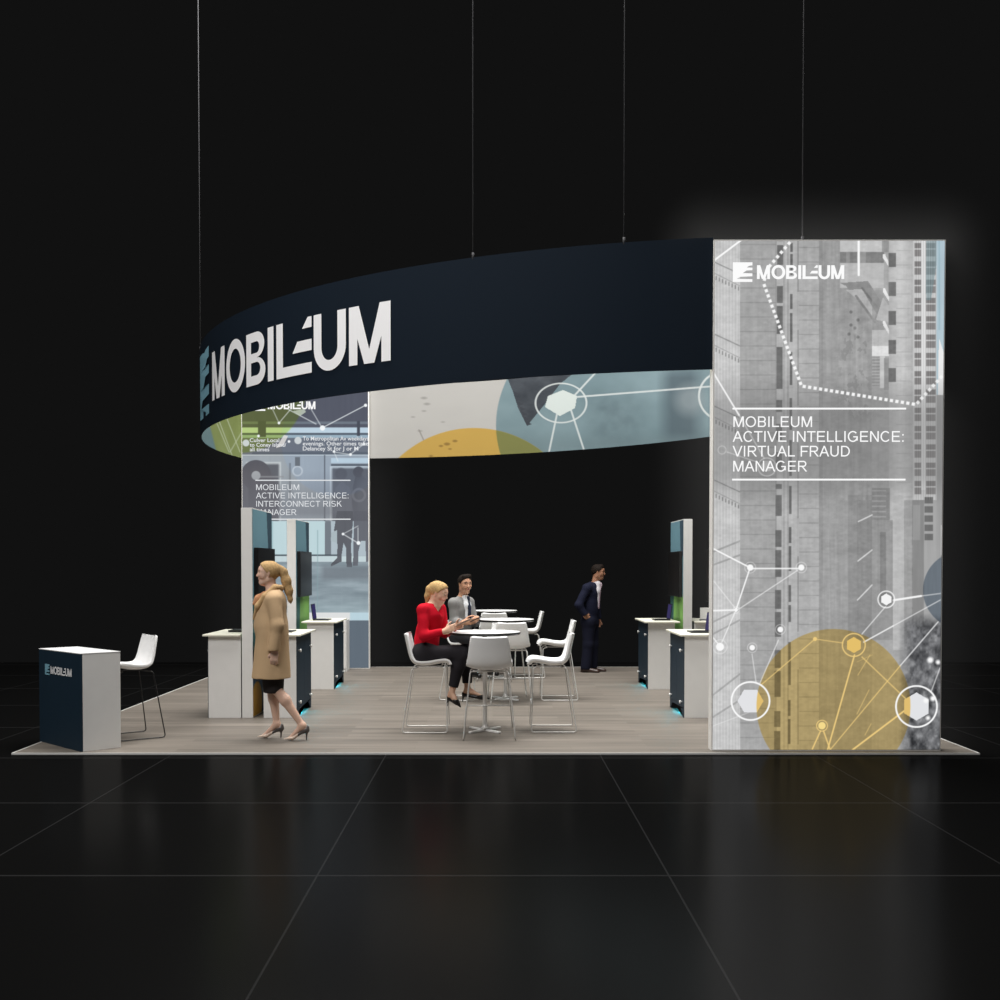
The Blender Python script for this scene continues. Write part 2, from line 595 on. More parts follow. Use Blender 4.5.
def glyph(ch):
    t, q = GT, []
    bar = lambda x0, y0, x1, y1: q.append(rc(x0, y0, x1, y1))

    def diag(x0, y0, x1, y1, w=t * 1.12): q.append([(x0, y0), (x0 + w, y0), (x1 + w, y1), (x1, y1)])

    def arc(cx, cy, rx, ry, a0, a1, n=18): q.extend(strip(cx, cy, rx, ry, rx - t, ry - t * .92, math.radians(a0), math.radians(a1), n))
    if ch == ' ': return .39, q
    if ch == ':':
        bar(.13, 0, .13 + t, .14); bar(.13, .585, .13 + t, .725); return .39, q
    if ch == 'I': bar(.13, 0, .13 + t, 1); return .39, q
    if ch == 'L': bar(.1, 0, .1 + t, 1); bar(.1, 0, .74, .12); return .78, q
    if ch in 'EF':
        bar(.11, 0, .11 + t, 1); bar(.11, .88, .84, 1)
        if ch == 'E': bar(.11, .455, .79, .57); bar(.11, 0, .86, .12); return .93, q
        bar(.11, .42, .74, .54); return .85, q
    if ch == 'T': bar(.03, .88, .82, 1); bar(.425 - t / 2, 0, .425 + t / 2, 1); return .85, q
    if ch == 'M':
        bar(.10, 0, .10 + t * .95, 1); bar(1.06 - t * .95, 0, 1.06, 1)
        q.append([(.10, 1), (.10 + t * 1.45, 1), (.58 + t * .38, 0), (.58 - t * .5, 0)]); q.append([(1.06 - t * 1.45, 1), (1.06, 1), (.58 + t * .5, 0), (.58 - t * .38, 0)])
        return 1.16, q
    if ch == 'N':
        bar(.10, 0, .10 + t, 1); bar(.90 - t, 0, .90, 1); q.append([(.10, 1), (.10 + t * 1.12, 1), (.90, 0), (.90 - t * 1.12, 0)])
        return 1.0, q
    if ch in 'AV':
        f = (lambda y: y) if ch == 'A' else (lambda y: 1 - y)
        q.append([(.0, f(0)), (.135, f(0)), (.53, f(1)), (.40, f(1))]); q.append([(.93, f(0)), (.795, f(0)), (.40, f(1)), (.53, f(1))])
        if ch == 'A': bar(.22, .30, .71, .41)
        return .93, q
    if ch == 'O': arc(.54, .5, .48, .515, 0, 360, 40); return 1.085, q
    if ch == 'C': arc(.52, .5, .46, .515, 42, 322, 32); return 1.0, q
    if ch == 'G':
        arc(.53, .5, .47, .515, 42, 342, 34); bar(.985 - t, .12, .985, .52); bar(.56, .41, .985, .52); return 1.085, q
    if ch == 'D':
        bar(.11, 0, .11 + t, 1); bar(.11, .88, .46, 1); bar(.11, 0, .46, .12); arc(.45, .5, .49, .5, -90, 90, 22); return 1.0, q
    if ch == 'U':
        bar(.11, .36, .11 + t, 1); bar(.89 - t, .36, .89, 1); arc(.5, .36, .39, .375, 180, 360, 20); return 1.0, q
    if ch == 'B':
        bar(.11, 0, .11 + t, 1)
        for y0, y1, x in ((.455, 1, .55), (0, .57, .57)):
            bar(.11, y1 - .115, x, y1); bar(.11, y0, x, y0 + .115); arc(x, (y0 + y1) / 2, .28, (y1 - y0) / 2, -90, 90, 14)
        return .93, q
    if ch == 'R':
        bar(.11, 0, .11 + t, 1); bar(.11, .88, .60, 1); bar(.11, .43, .60, .545); arc(.60, .715, .29, .285, -90, 90, 14)
        q.append([(.44, .46), (.58, .46), (.97, 0), (.81, 0)]); return 1.0, q
    if ch == 'K':
        bar(.11, 0, .11 + t, 1); q.append([(.20, .36), (.20, .52), (.72, 1), (.89, 1)]); q.append([(.40, .55), (.50, .64), (.93, 0), (.76, 0)]); return .93, q
    if ch == 'S':
        arc(.46, .735, .37, .28, 20, 270, 22); arc(.475, .27, .395, .285, -160, 92, 22); return .93, q
    return .5, q


def cap_text(body, x0, x1, z0, z1, y):
    polys, x = [], 0.0
    for ch in body:
        adv, q = glyph(ch)
        polys += [[(x + a, b) for a, b in p] for p in q]
        x += adv
    lo = min(a for p in polys for a, b in p); hi = max(a for p in polys for a, b in p)
    bm = flat_polys(polys, lambda a, b: (x0 + (a - lo) / (hi - lo) * (x1 - x0), y, z0 + b * (z1 - z0)))
    me = bpy.data.meshes.new('caps')
    bm.to_mesh(me); bm.free()
    return me


def text_mesh(body, x0, x1, z0, z1, y, bold=0.0):
    """text fitted to the box x0..x1, baseline z0, cap height up to z1, on the plane y"""
    cu = bpy.data.curves.new('letters', 'FONT')
    cu.body = body
    cu.fill_mode = 'FRONT'
    cu.resolution_u = 4
    cu.offset = bold
    o = bpy.data.objects.new('letters', cu)
    COL.objects.link(o)
    dg = bpy.context.evaluated_depsgraph_get()
    me = bpy.data.meshes.new_from_object(o.evaluated_get(dg))
    bpy.data.objects.remove(o)
    bpy.data.curves.remove(cu)
    co = np.empty(len(me.vertices) * 3, np.float32)
    me.vertices.foreach_get('co', co)
    co = co.reshape(-1, 3)
    cap = float(co[:, 1].max())
    lo, hi = co[:, 0].min(), co[:, 0].max()
    out = np.empty_like(co)
    out[:, 0] = x0 + (co[:, 0] - lo) / (hi - lo) * (x1 - x0)
    out[:, 1] = y
    out[:, 2] = z0 + co[:, 1] / cap * (z1 - z0)
    me.vertices.foreach_set('co', out.ravel())
    return me


def join_meshes(name, mes):
    bm = bmesh.new()
    for me in mes:
        bm.from_mesh(me)
        bpy.data.meshes.remove(me)
    for f in bm.faces:
        f.normal_update()
        if f.normal.y > 0: f.normal_flip()
    me = bpy.data.meshes.new(name)
    bm.to_mesh(me)
    bm.free()
    return me


# ---------------------------------------------------------------- art of the large front lightbox
def art_city(X, Y):
    A = Art(X, Y, (166, 166, 166))
    r, L = A.rect, A.line
    r(712, 230, 740.5, 760, (203, 203, 203))
    st = .5 + .5 * np.sin(A.X * 2 * PI / 3.1)
    A.add(-12 * st * A.box(712, 230, 740, 760))
    for y in (262, 334, 406, 480):                                   # ledges of the left facade
        L((712, y - 1), (740, y + 12), 1.2, (150, 150, 150)); L((712, y + 10), (740, y + 24), 1, (165, 165, 165))
        for i in range(8): r(715.5 + i * 3.2, y + 14 + i * 1.5, 716.8 + i * 3.2, y + 18 + i * 1.5, (140, 140, 140))
    for a, b in (((713, 552), (740, 541)), ((713, 565), (740, 555)), ((713, 622), (740, 609)), ((713, 634), (740, 620)), ((713, 695), (740, 674)), ((713, 717), (740, 700))):
        L(a, b, 1.8, (158, 158, 158), .8)
    r(740, 230, 776, 760, (165, 165, 165))
    for i in range(36):
        y = 244 + i * 14.5
        r(740, y, 776, y + 1, (142, 142, 142), .8); r(799, y + 5, 820, y + 6, (140, 140, 140), .8)
    r(776, 230, 797, 760, (182, 182, 182)); r(775.5, 230, 776.6, 760, (140, 140, 140), .6); r(783.5, 230, 784.4, 760, (158, 158, 158)); r(787.5, 230, 788.4, 760, (150, 150, 150))
    for y0, y1 in ((238, 241), (245, 265), (286, 303), (306, 334), (347, 389), (400, 412), (424, 440), (452, 470), (484, 489), (495, 516), (530, 547), (550, 577), (590, 609), (612, 637), (650, 668), (671, 697), (711, 727), (731, 752)):
        d = .006 * (y0 - 250)
        r(777 - d, y0, 783.2 - d, y1, (112, 112, 112))
    for y0, y1 in ((243, 252), (254, 275), (294, 309), (313, 342), (352, 385), (398, 430), (440, 476), (486, 514), (527, 543), (546, 571), (585, 602), (605, 622), (642, 685), (700, 716), (719, 744)):
        d = .005 * (y0 - 250)
        r(790.2 - d, y0, 792.8 - d, y1, (108, 108, 108))
    r(797, 230, 821, 760, (174, 174, 174)); A.mul(A.box(797.5, 230, 798.6, 760) * (np.sin(A.Y / 18) > -.5), (.82,) * 3)
    for i in range(36): r(799, 247 + i * 14.5, 819, 248 + i * 14.5, (146, 146, 146), .8)
    r(819, 230, 823, 760, (150, 150, 150)); r(823, 230, 841, 760, (158, 158, 158))
    A.add(16 * A.noise(2.2, 60, 5) * A.box(820, 230, 872, 760))
    r(838, 230, 872, 760, (155, 155, 155), .8)
    # stepped tower top right
    r(840, 238, 884, 252, (196, 196, 196)); r(840, 252, 884, 263, (128, 128, 128)); r(846, 252, 850, 263, (160, 160, 160), .6); r(857, 252, 866, 263, (165, 165, 165), .6)
    r(840, 263, 884, 288, (184, 184, 184))
    A.mix(A.poly([(840, 283), (868, 281), (882, 303), (878, 322), (870, 316), (846, 286)]), (140, 140, 140))
    A.mix(A.poly([(846, 290), (862, 289), (876, 313), (874, 321), (858, 300)]), (180, 180, 180))
    L((862, 288), (880, 311), 2, (118, 118, 118)); L((856, 296), (875, 322), 2.4, (134, 134, 134))
    for x, y in ((851, 312), (858, 320), (851, 325), (855, 328), (849, 334), (858, 337)): A.mix(A.disc(x, y, 1.6), (112, 112, 112), .8)
    r(872, 290, 884, 330, (150, 150, 150), .7); A.mix(A.poly([(876, 320), (883, 297), (889, 306), (889, 322)]), (182, 182, 182))
    r(872, 330, 890, 346, (190, 190, 190)); r(872, 346, 890, 356, (222, 222, 222)); r(872, 357, 880, 386, (150, 150, 150)); r(880, 356, 885, 388, (200, 200, 200)); r(884, 358, 889, 390, (150, 150, 150))
    for i in range(9): r(872, 358 + i * 3.2, 880, 359 + i * 3.2, (178, 178, 178))
    for y in (254, 288, 321):
        A.mix(A.poly([(883, y), (885, y), (889.5, y + 10), (889.5, y + 14), (883, y + 4)]), (226, 226, 226))
    r(882, 238, 889, 252, (140, 140, 140), .7); r(884, 268, 889, 283, (165, 165, 165)); r(889, 238, 914, 640, (200, 200, 200))
    A.add(-24 * A.box(889, 238, 914, 640) * np.abs((A.X - 900) / 13))
    for i in range(28): r(896, 250 + i * 14.5, 912, 251 + i * 14.5, (165, 165, 165), .6)
    for y in (253, 282, 311, 340, 368): r(888.5, y, 896, y + 14, (112, 112, 112))
    # glass grid tower
    r(913, 238, 937, 500, (198, 198, 198))
    for i in range(14):
        y = 240 + i * 18.3
        for x0, x1 in ((914.5, 921.3), (926, 935.6)):
            r(x0, y + 3, x1, y + 8.3, (128, 126, 126)); r(x0, y + 9.6, x1, y + 16.4, (134, 132, 132))
    r(921.3, 238, 925.6, 490, (216, 216, 216))
    A.mix(A.poly([(926, 238), (937, 238), (937, 262), (931, 300), (926, 300)]), (118, 142, 148), .55)
    r(936.5, 236, 950, 395, (178, 198, 208)); r(938.5, 240, 940, 330, (150, 180, 192), .7)
    A.mix(A.poly([(939, 338), (941, 344), (946, 360), (946, 395), (938, 395)]), (232, 232, 232))
    r(936.5, 395, 950, 560, (158, 158, 158)); r(941, 525, 944, 555, (205, 205, 205))
    # canyon floor, right side
    r(848, 495, 872, 640, (146, 146, 146)); r(857, 500, 872, 640, (136, 136, 136), .6); r(872, 488, 890, 520, (128, 128, 128), .7)
    for i in range(6): r(872, 490 + i * 5.2, 886, 491.4 + i * 5.2, (170, 170, 170), .7)
    r(872, 520, 893, 640, (152, 152, 152)); r(880, 532, 886, 600, (126, 126, 126), .8); r(893, 495, 904, 650, (186, 186, 186)); r(904, 500, 912, 650, (160, 160, 160))
    r(912, 500, 924, 650, (138, 138, 138)); r(913, 505, 920, 540, (160, 160, 160), .6)
    for i in range(5): r(924.5, 497 + i * 9.2, 933, 503.5 + i * 9.2, (112, 112, 112))
    for a, b in (((858.5, 521.5), (872, 515)), ((858, 561), (872, 550)), ((857.5, 600), (872, 585))): L(a, b, 1.4, (205, 205, 205))
    crowd = A.box(905, 620, 950, 760, 14)
    A.mix(crowd, (98, 99, 102), .88)
    A.add(crowd * (150 * A.noise(6, 8, 9) - 8)); A.add(crowd * 60 * np.maximum(0, A.noise(3, 4, 19)))
    A.add(7 * A.noise(1.6, 90, 3) + 9 * A.noise(26, 20, 12))
    stone = (A.X < 913).astype(float)
    A.add(stone * 20 * A.noise(4.5, 2.6, 41, 3) + 10 * A.noise(2.0, 26, 43, 3) + stone * 16 * A.noise(34, 11, 45, 3))
    A.add(A.box(914, 238, 936, 500) * 11 * np.sin(A.X * 2 * PI / 2.4))
    A.add(A.box(838, 300, 872, 500) * (26 * A.noise(3.4, 40, 47, 3) + 18 * A.noise(9, 8, 49, 3)))
    A.mix(A.box(840, 330, 872, 420, 12) * (A.noise(5, 7, 53, 3) > .10), (130, 130, 130), .5)
    # darker band behind the headline
    g = np.clip((A.Y - 375) / 40, 0, 1) * np.clip((505 - A.Y) / 30, 0, 1)
    A.mul(g, (.84,) * 3); A.mix(g * .30, (150, 150, 150))
    # circles of colour
    A.mul(A.disc(962, 590, 39), (.64, .69, .74))
    oc = A.disc(833.5, 706, 77)
    A.mul(oc, (.97, .875, .64)); A.mix(oc * .12, (196, 158, 76))
    W, O = (250, 250, 250), (238, 205, 130)
    L((712, 262), (744, 238), 1.8, W); L((858.7, 238), (858.7, 275), 2.2, W)
    L((713, 372), (739, 415), 1.6, W, .9); L((739, 415), (764, 458), 1.4, W, .35)
    A.ring(767, 467, 9, 1.2, W, .35); A.hexa(767, 466, 6, W, .25); A.ring(722, 450, 4, 1, W, .3); L((727, 452), (757, 462), 1, W, .35)
    dots = [(791, 241), (768, 268), (763.5, 283), (801.5, 386), (916, 404.5), (943, 375)]
    for (ax, ay), (bx, by) in zip(dots, dots[1:]):
        n = max(1, int(math.hypot(bx - ax, by - ay) / 5.35))
        for i in range(n):
            u = (i + .5) / n
            dx_, dy_, le_ = A.X - ax - (bx - ax) * u, A.Y - ay - (by - ay) * u, math.hypot(bx - ax, by - ay)
            ca_, sa_ = (bx - ax) / le_, (by - ay) / le_
            A.mix(np.clip((1.55 - np.maximum(np.abs(dx_ * ca_ + dy_ * sa_), np.abs(dy_ * ca_ - dx_ * sa_))) / .7 + .5, 0, 1), W, .8 if ax > 900 else .97)
    for p, q, w_, a in (((712, 548), (750, 567.6), 1.5, .95), ((750, 568.5), (801, 568.5), 1.5, .85), ((750, 568), (736, 610), 1.4, .9), ((736, 611), (798, 570), 1.2, .55),
                       ((711, 610.7), (736, 610), 1.6, .9), ((713, 580), (735, 608), 1.1, .45), ((736, 610), (722, 642), 1.3, .6), ((711, 635), (719, 645), 1.3, .8),
                       ((752, 654), (756, 682), 1.1, .5), ((778.5, 640), (760, 683), 1.1, .55), ((862, 634), (886, 606), 1.2, .6), ((864, 642), (893, 626), 1.4, .8), ((893, 626), (944, 598), 1.2, .55),
                       ((893, 600.3), (921, 596), 2, .95), ((921, 596), (944, 593), 1.2, .5), ((938, 622), (900, 666), 1.3, .7), ((940, 668), (931, 692), 1.1, .6), ((713, 726), (750, 712), 1, .3)):
        L(p, q, w_, W, a)
    for x, y, r_ in ((750.2, 567.6, 3.1), (801.3, 567.5, 3), (720, 646.8, 4), (752.2, 647.7, 2.7), (780.3, 629.5, 2.8), (736, 610, 1.8)):
        A.mix(A.disc(x, y, r_), W); A.ring(x, y, r_ * 1.75, .9, W, .4)
    for p, q, w_, a in (((761, 685), (815, 639), 1.1, .7), ((815, 639), (843, 643), 1, .7), ((854.5, 655), (827, 752), 1.5, .95), ((862, 657), (906, 699), 1.2, .75),
                       ((900, 666), (830, 750), 1.2, .7), ((851, 751), (904, 711), 1.7, .95), ((820.5, 731), (811, 752), 1.4, .9), ((823.5, 731), (831, 752), 1.4, .9), ((857, 662), (872, 655), 1, .3)):
        L(p, q, w_, O, a)
    for p, q in (((858, 675), (870, 655)), ((857, 714), (869, 690)), ((865, 735), (871, 724))): L(p, q, 1, O, .5)
    A.mix(A.disc(815, 639, 2), O)
    A.ring(886.3, 599.4, 8.3, 1.2, W, .85); A.mix(A.disc(886.3, 599.4, 7), (120, 120, 120), .6); A.hexa(886.3, 599.4, 5.8, W, .95, PI / 6)
    A.ring(853.8, 645, 11.4, 1.2, O, .95); A.hexa(853.8, 645, 8, (228, 192, 108), 1, PI / 6)
    A.ring(822, 725.7, 5.4, 1, O, .9); A.mix(A.disc(822, 725.7, 3.7), (245, 218, 140))
    for x, y, r_, R_, rot in ((750.5, 701, 13, 19, 0), (916.5, 706.5, 14, 20.5, PI / 6)):
        A.ring(x, y, R_, 1.7, W)
        A.hexa(x, y, r_, (226, 227, 230), 1, rot)
        A.mix(A.poly([(x + r_ * math.cos(rot + i * PI / 3), y + r_ * math.sin(rot + i * PI / 3)) for i in range(6)]) * oc, (224, 188, 108), .95)
    for x, y, r_ in ((930.3, 660, 2.8), (938, 662.3, 2.2), (933, 698.5, 2.6), (928, 718, 2), (926, 700.5, 2.4)): A.mix(A.disc(x, y, r_, 2.5), (250, 250, 250))
    return A.C


# ---------------------------------------------------------------- art of the rear lightbox: a train at a platform
def art_train(X, Y):
    A = Art(X, Y, (96, 97, 106))
    r, L = A.rect, A.line
    r(238, 300, 380, 427, (90, 91, 100))
    r(238, 421.5, 380, 424, (140, 150, 155), .5); r(238, 427.5, 380, 433, (196, 210, 216)); r(238, 433, 380, 435, (92, 100, 108)); r(238, 435, 380, 438, (160, 178, 186)); r(238, 438, 380, 455, (112, 116, 124))
    r(252, 452, 380, 454.6, (96, 102, 110)); r(238, 454.6, 380, 456, (190, 197, 200))
    r(238, 456, 380, 523, (158, 166, 173)); A.add(A.box(238, 456, 380, 523) * 14 * A.noise(12, 60, 21))
    r(357, 421, 360, 436, (78, 80, 88)); r(258, 421, 266, 437, (84, 86, 92))
    for x0, y0, x1, y1 in ((246, 462, 281, 525), (330, 466, 380, 525)):
        r(x0, y0, x1, y1, (196, 203, 206), 1, 1.5); r(x0 + 2, y0 + 2, x1 - 2, y1, (100, 103, 110), 1, 2.5)
    r(324, 455, 325.3, 523, (105, 110, 116)); r(331, 458, 380, 463, (190, 205, 212)); r(331, 464, 380, 466, (92, 98, 105))
    r(289, 463, 291, 500, (128, 134, 140)); A.ring(297.5, 471, 4.6, 1.6, (190, 195, 198)); r(295, 457, 300, 466, (110, 114, 118))
    A.mix(A.disc(256, 475, 15), (92, 92, 99)); A.mix(A.disc(256, 500, 24, 6, 1.4), (98, 97, 103), .9); r(254, 476, 284, 477.5, (150, 152, 156), .7); A.mix(A.disc(256, 475.5, 4.5), (165, 168, 172))
    A.mix(A.poly([(350, 520), (353, 486), (357, 470), (364, 472), (370, 490), (374, 530)]), (88, 90, 97), .95); A.mix(A.disc(358.5, 472, 5.5), (86, 87, 94)); A.mix(A.disc(341, 474, 6, 2), (92, 94, 101)); A.mix(A.disc(366, 474, 4, 2), (98, 100, 106))
    A.mix(A.poly([(333, 513), (335, 488), (342, 481), (350, 488), (353, 513)]), (106, 109, 117), .85); A.mix(A.disc(366, 495, 9, 6, 2), (100, 103, 110), .7)
    g = np.clip((A.Y - 470) / 40, 0, 1) * np.clip((525 - A.Y) / 12, 0, 1)
    A.mix(g * .55, (112, 114, 122)); A.ring(359, 495, 6, 2.4, (128, 130, 138), .5)
    # people at the door, lower half
    r(238, 521, 325, 556, (190, 213, 218)); r(268, 521, 273, 556, (160, 190, 196)); r(325.5, 521, 331, 556, (116, 124, 132)); r(331, 521, 380, 556, (176, 190, 198))
    r(238, 554.5, 340, 556, (74, 84, 92))
    r(238, 556, 380, 562, (196, 212, 216)); r(238, 562, 380, 613, (138, 152, 160))
    A.mix(A.poly([(337, 511), (353, 511), (352.5, 530), (351, 546), (352, 567), (346.5, 567), (346, 548), (343.5, 543), (341.5, 556), (341.5, 561.5), (331, 566.5), (331, 564), (337, 558), (337.5, 545), (334, 530)]), (92, 94, 101), .95)
    A.mix(A.poly([(354, 511), (374, 511), (374, 561), (366, 562), (365.5, 541), (361, 541), (358.5, 551), (358, 566), (353, 566), (353.5, 540)]), (98, 100, 108), .9)
    A.mix(A.poly([(331, 533), (337, 530), (337, 543), (331, 541)]), (170, 184, 190))
    A.add(A.box(238, 562, 380, 613) * 46 * A.noise(26, 4.4, 31)); A.mix(np.clip((A.Y - 596) / 16, 0, 1) * A.box(238, 560, 380, 613), (168, 188, 194), .5)
    A.mix(A.box(322, 566, 380, 580, 6), (112, 120, 128), .7); r(317, 530, 318.2, 613, (132, 160, 166), .5)
    r(238, 612.5, 352, 620.5, (222, 224, 224)); r(350, 612.5, 380, 620.5, (186, 210, 220))
    r(238, 620.5, 380, 700, (98, 109, 120)); A.add(5 * A.noise(3, 40, 8))
    # colour circles
    gr = A.disc(238, 384, 69, 2)
    A.mul(gr, (.95, 1.0, .64)); A.mix(gr * .12, (150, 168, 84))
    bl = A.disc(337, 440, 56, 2) * (A.Y < 520)
    A.mul(bl, (.97, 1.0, 1.04))
    A.mix(A.poly([(284, 435), (288, 436), (283, 446), (276, 448)]), (230, 226, 222), .8)
    W = (232, 238, 240)
    for p, q, a in (((280, 405), (316, 424), .7), ((307, 402), (321, 426), .6), ((322, 428), (366, 405), .8), ((290, 410), (279, 423), .6), ((272, 408), (279, 423), .5), ((334, 452), (350, 454.5), .6), ((350, 454.5), (364, 444), .6),
                    ((334, 452), (338, 461), .5), ((343, 534), (358, 543), .7), ((358, 543), (358, 528), .6), ((343, 534), (358, 526), .5)):
        L(p, q, 1, W, a)
    for x, y, q in ((322.5, 428, 2.6), (365.6, 405.3, 1.6), (279, 423, 1.3), (334, 451.5, 1.3), (350.5, 454.5, 1.4), (364, 444, 1.5), (289, 441.5, 1.3), (258.5, 436, 1.3), (343, 534, 1.3), (358.5, 543, 1.9)): A.mix(A.disc(x, y, q), (244, 248, 250))
    A.mix(A.poly([(293, 411), (304, 409), (306, 412), (300, 416)]), (196, 206, 190), .8)
    for x, y, q in ((246, 443, 3.4), (298, 440.5, 3.6)): A.mix(A.disc(x, y, q), (214, 220, 222), .9)
    return A.C


# ---------------------------------------------------------------- art inside the hanging ring
def art_ring(X, Y):
    A = Art(X, Y, (206, 204, 201))
    A.add(6 * A.noise(40, 20, 4))
    L = A.line
    for x, y, q in ((413, 417, 1.8), (424, 411, 2), (427, 404, 3), (424, 398, 3), (443, 422, 1.6), (420, 431, 2)): A.mix(A.disc(x, y, q, 3, .4), (150, 148, 146), .6)
    L((419, 430), (431, 456), 1.3, (150, 146, 142), .7)
    oc = A.disc(474, 538, 110)
    blue = np.clip((A.X - (500 + .0052 * (A.Y - 425) ** 2 - 4)) / .8 + .5, 0, 1)
    A.mix(blue, (138, 162, 170))
    A.add(blue * 36 * A.noise(46, 34, 6))
    wing = A.poly([(505, 372), (575, 372), (560, 384), (545, 404), (527, 426), (518, 408), (513, 392)])
    A.mix(wing, (70, 74, 82), .92); A.add(wing * 40 * A.noise(14, 9, 16))
    for i in range(7): A.mix(A.poly([(513 + i * 2, 391 + i * 5), (520 + i * 2, 394 + i * 5), (515 + i * 2, 396 + i * 5)]), (70, 74, 82), .9)
    A.mix(A.box(664, 370, 698, 440, 16), (88, 104, 114), .75); A.mix(A.disc(690, 400, 14, 14), (190, 200, 204), .5); A.mix(A.box(500, 436, 730, 470, 14), (112, 130, 136), .3)
    A.mix(A.box(592, 395, 640, 440, 26) * (.5 + A.noise(14, 12, 40)), (84, 100, 108), .55)
    A.mix(oc, (214, 176, 92)); A.mix(oc * blue, (134, 138, 84), .95)
    for x, y, q in ((447, 444, 3), (455, 441, 2.4), (441, 446, 2), (450, 449, 1.6), (431, 456, 1.8)): A.mix(A.disc(x, y, q, 2, .5), (150, 118, 62), .8)
    W = (236, 242, 243)
    for p, q in (((574, 396), (598, 370)), ((576, 397), (716, 386)), ((557, 414), (549, 452)), ((571, 410), (584, 450))): L(p, q, 1.7, W, .9)
    A.ring(561, 403, 25.5, 1.8, W, .9, .77)
    A.mix(A.poly([(545, 407), (548, 396), (563, 390), (577, 396), (575, 408), (560, 416)]), (232, 242, 240))
    A.ring(724, 396, 25, 2, W, .95, .98)
    # green end beside the rear lightbox
    gr = (A.X < 300).astype(float)
    A.mix(gr, (158, 172, 108)); A.add(gr * 34 * A.noise(16, 60, 13))
    A.mix(gr * np.clip((211 - A.X + .25 * (A.Y - 430)) / 2 + .5, 0, 1), (122, 152, 158))
    for p, q in (((213, 414), (229, 452)), ((218, 418), (232, 455)), ((222, 406), (240, 452)), ((230, 452), (243, 430))): L(p, q, 1.1, (212, 224, 190), .8)
    return A.C


# ---------------------------------------------------------------- lightbox towers
def lightbox(x0, x1, y0, y1, z1, art, nu, nv, name_label, print_label):
    t = thing('lightbox_tower', ((x0 + x1) / 2, (y0 + y1) / 2, 0), name_label, 'lightbox', 'backlit graphic towers')
    bm = bmesh.new()
    e = .022
    for lo, hi in (((x0, y0, 0), (x0 + e, y1, z1)), ((x1 - e, y0, 0), (x1, y1, z1)), ((x0 + e, y0, 0), (x1 - e, y1, e)), ((x0 + e, y0, z1 - e), (x1 - e, y1, z1))):
        box(bm, lo, hi, .002)
    bm_obj('frame', bm, M['frame_white'], t, label='white aluminium edge frame')
    bm = bmesh.new()
    box(bm, (x0 + e, y0 + .03, e), (x1 - e, y1 - .006, z1 - e))
    bm_obj('backing_panel', bm, M['white'], t)
    P = plane_grid(x0 + .012, x1 - .012, .012, z1 - .012, y0 - .003, nu, nv)
    px, py = proj(P)
    me = grid_mesh('printed_fabric', P, nu, nv, art(px, py))
    link_mesh('printed_fabric', me, attr_mat('backlit_print', 1.0), t, label=print_label)
    return t


PF = ground(711.8, 750.8)
FX0, FX1, FY0, FZ = at(712.6, 500, PF.y).x, at(943.2, 500, PF.y).x, PF.y, at(830, 239.6, PF.y).z
front = lightbox(FX0, FX1, FY0, FY0 + .16, FZ, art_city, 430, 940,
                 'tall backlit tower at the front right with a grey city print and ochre circle', 'grey city canyon print with white network lines')
RB = ground(369.5, 668.6)
BX1, BY0 = RB.x, RB.y
BX0 = BX1 - (FX1 - FX0)
rear = lightbox(BX0, BX1, BY0, BY0 + .16, FZ, art_train, 280, 620,
                'tall backlit tower at the rear left with a train platform print', 'grey train platform print with green circle')


def fx(px, d): return at(px, 500, d).x
def fz(py, d): return at(500, py, d).z


def headline(t, lines, rules, yplane, m):
    mes = [cap_text(b, fx(a0, yplane), fx(a1, yplane), fz(yb, yplane), fz(yt, yplane), yplane) for b, a0, a1, yt, yb in lines]
    for x0, x1, y in rules:
        bm = bmesh.new()
        hw = rules_w[0] / 2
        bm.faces.new([bm.verts.new(q) for q in ((fx(x0, yplane), yplane, fz(y + hw, yplane)), (fx(x1, yplane), yplane, fz(y + hw, yplane)), (fx(x1, yplane), yplane, fz(y - hw, yplane)), (fx(x0, yplane), yplane, fz(y - hw, yplane)))])
        me = bpy.data.meshes.new('rule')
        bm.to_mesh(me); bm.free()
        mes.append(me)
    link_mesh('headline_lettering', join_meshes('headline_lettering', mes), m, t, label='white headline text between two rules')


yp = FY0 - .006
rules_w = [1.8]
headline(front, [('MOBILEUM', 733, 811.5, 416.4, 427), ('ACTIVE INTELLIGENCE:', 732.3, 903, 431.1, 441.8), ('VIRTUAL FRAUD', 732.3, 849.5, 445.8, 456.5), ('MANAGER', 733, 807, 460.8, 471.5)],
         [(732, 905.3, 408.6), (732, 905.3, 479.6)], yp, M['light_text'])


def flat_logo(t, xl, xr, ytop, ybot, yplane, m, mi_icon=None):
    """wordmark whose letters span xl..xr and ytop..ybot, icon to the left"""
    s = (fx(xr, yplane) - fx(xl, yplane)) / 6.32
    h = fz(ytop, yplane) - fz(ybot, yplane)
    f = lambda x, y: (fx(xl, yplane) + x * s, yplane, fz(ybot, yplane) + y * h)
    bm = flat_polys(wordmark() + ICON, f)
    me = bpy.data.meshes.new('logo')
    bm.to_mesh(me); bm.free()
    link_mesh('logo', join_meshes('logo', [me]), m, t, label='white wordmark with square emblem')


